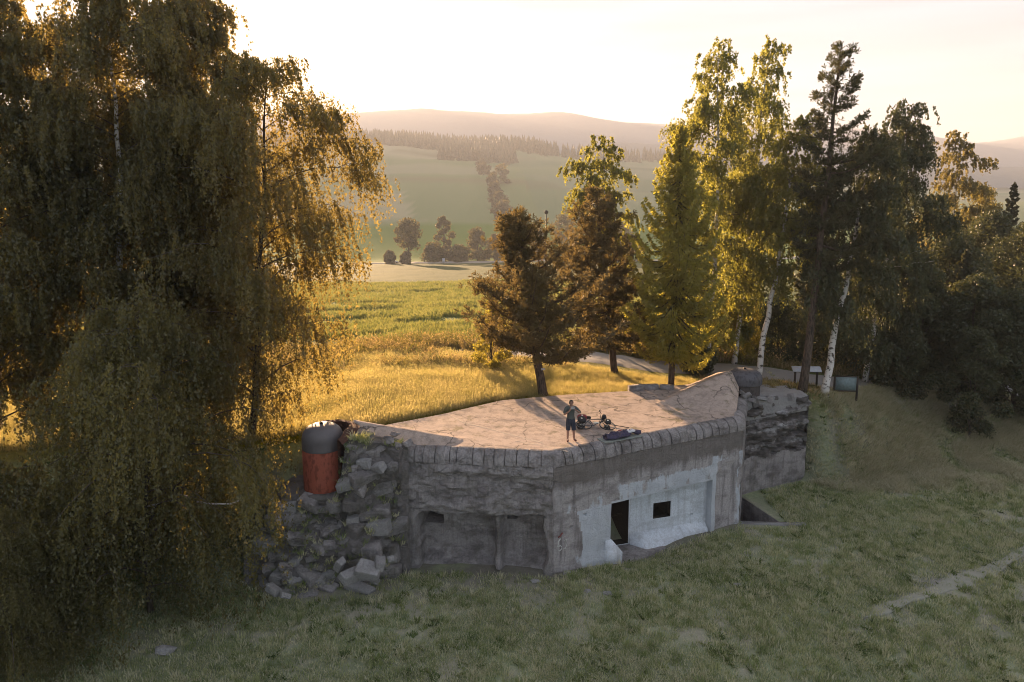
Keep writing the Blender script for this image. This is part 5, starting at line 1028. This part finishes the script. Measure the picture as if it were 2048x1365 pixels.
# ------------------------------------------------------------------ far along the valley: lamp post, car, white cabinet
lp = gpx(1092, 500, 135); top = at(1092, 424, 135); hh = top.z-lp.z; ls = thing('lamp_post', lp, 'tall thin pole with a round head, between the two pines', 'lamp post')
obj('pole', MB().tube([(0, 0, -.3), (0, 0, hh-.3)], [.16, .09], 8).mesh('pole', M['iron']), ls, True); obj('lamp_head', MB().lathe([(.05, hh-.5), (.36, hh-.3), (.42, hh), (.2, hh+.25), (.001, hh+.3)], 12).mesh('lamp_head', M['iron'], smooth=True), ls, True)
M['carpaint'] = plain('silver_white_car_paint', (.66, .68, .72), .25, .2, .03); M['glass'] = plain('dark_car_glass', (.03, .035, .04), .1)
cp = gpx(787, 522, 301); car = thing('parked_car', (cp.x, cp.y, cp.z+.12), 'small white car on the valley road', 'car', rot=(0, 0, .18))
sec = [(-2.1, .35, .75), (-1.95, .35, .95), (-1.3, .33, 1.0), (-.9, .33, 1.42), (.45, .33, 1.46), (1.05, .33, 1.0), (1.9, .33, .85), (2.15, .36, .6)]
V = []; 
for x, z0, z1 in sec:
    wt = .62 if z1 > 1.2 else .8
    V += [(x, -.86, z0), (x, -.86, min(z1, .9)), (x, -wt, z1), (x, wt, z1), (x, .86, min(z1, .9)), (x, .86, z0)]
cb = MB().add(V, [(i*6+j, i*6+(j+1) % 6, i*6+6+(j+1) % 6, i*6+6+j) for i in range(7) for j in range(6)]); cb.F += [np.array([list(range(6))])[:, ::-1], np.array([list(range(6))])+42]
obj('body', cb.mesh('car_body', M['carpaint']), car, True)
for s in (-1, 1): obj('window', MB().add([(-1.15, s*.80, 1.02), (.85, s*.80, 1.02), (.4, s*.68, 1.38), (-.85, s*.68, 1.36)], [(0, 1, 2, 3)]).mesh('window', M['glass']), car, True)
for x in (-1.3, 1.35):
    for y in (-.8, .8): obj('wheel', MB().tube([(x, y-.1, .32), (x, y+.1, .32)], .32, 14).mesh('wheel', M['black']), car, True)
wp = gpx(887, 515, 309); wc = thing('cabinet', wp, 'tall white cabinet at the roadside before the dark bushes', 'cabinet')
obj('housing', MB().box((0, 0, 1.05), (1.05, .6, 2.3)).mesh('housing', M['panel']), wc, True); obj('cap', MB().box((0, 0, 2.28), (1.2, .75, .12)).mesh('cap', M['panel']), wc, True); obj('door', MB().box((0, -.31, 1.1), (.85, .03, 1.8)).mesh('door', M['panel']), wc, True)
# ------------------------------------------------------------------ haze: the evening air over the valley
hz = MB().box((0, 1450, 135), (7400, 3300, 376)); mh = bpy.data.materials.new('evening_haze'); mh.use_nodes = True; t_ = mh.node_tree; t_.nodes.clear()
pvn = t_.nodes.new('ShaderNodeVolumePrincipled'); pvn.inputs['Color'].default_value = (.52, .55, .62, 1); pvn.inputs['Density'].default_value = .00035; pvn.inputs['Anisotropy'].default_value = .2
on = t_.nodes.new('ShaderNodeOutputMaterial'); t_.links.new(pvn.outputs[0], on.inputs[1])
tag(obj('haze', hz.mesh('haze', mh)), 'thin golden evening haze filling the valley', 'haze', kind='stuff')
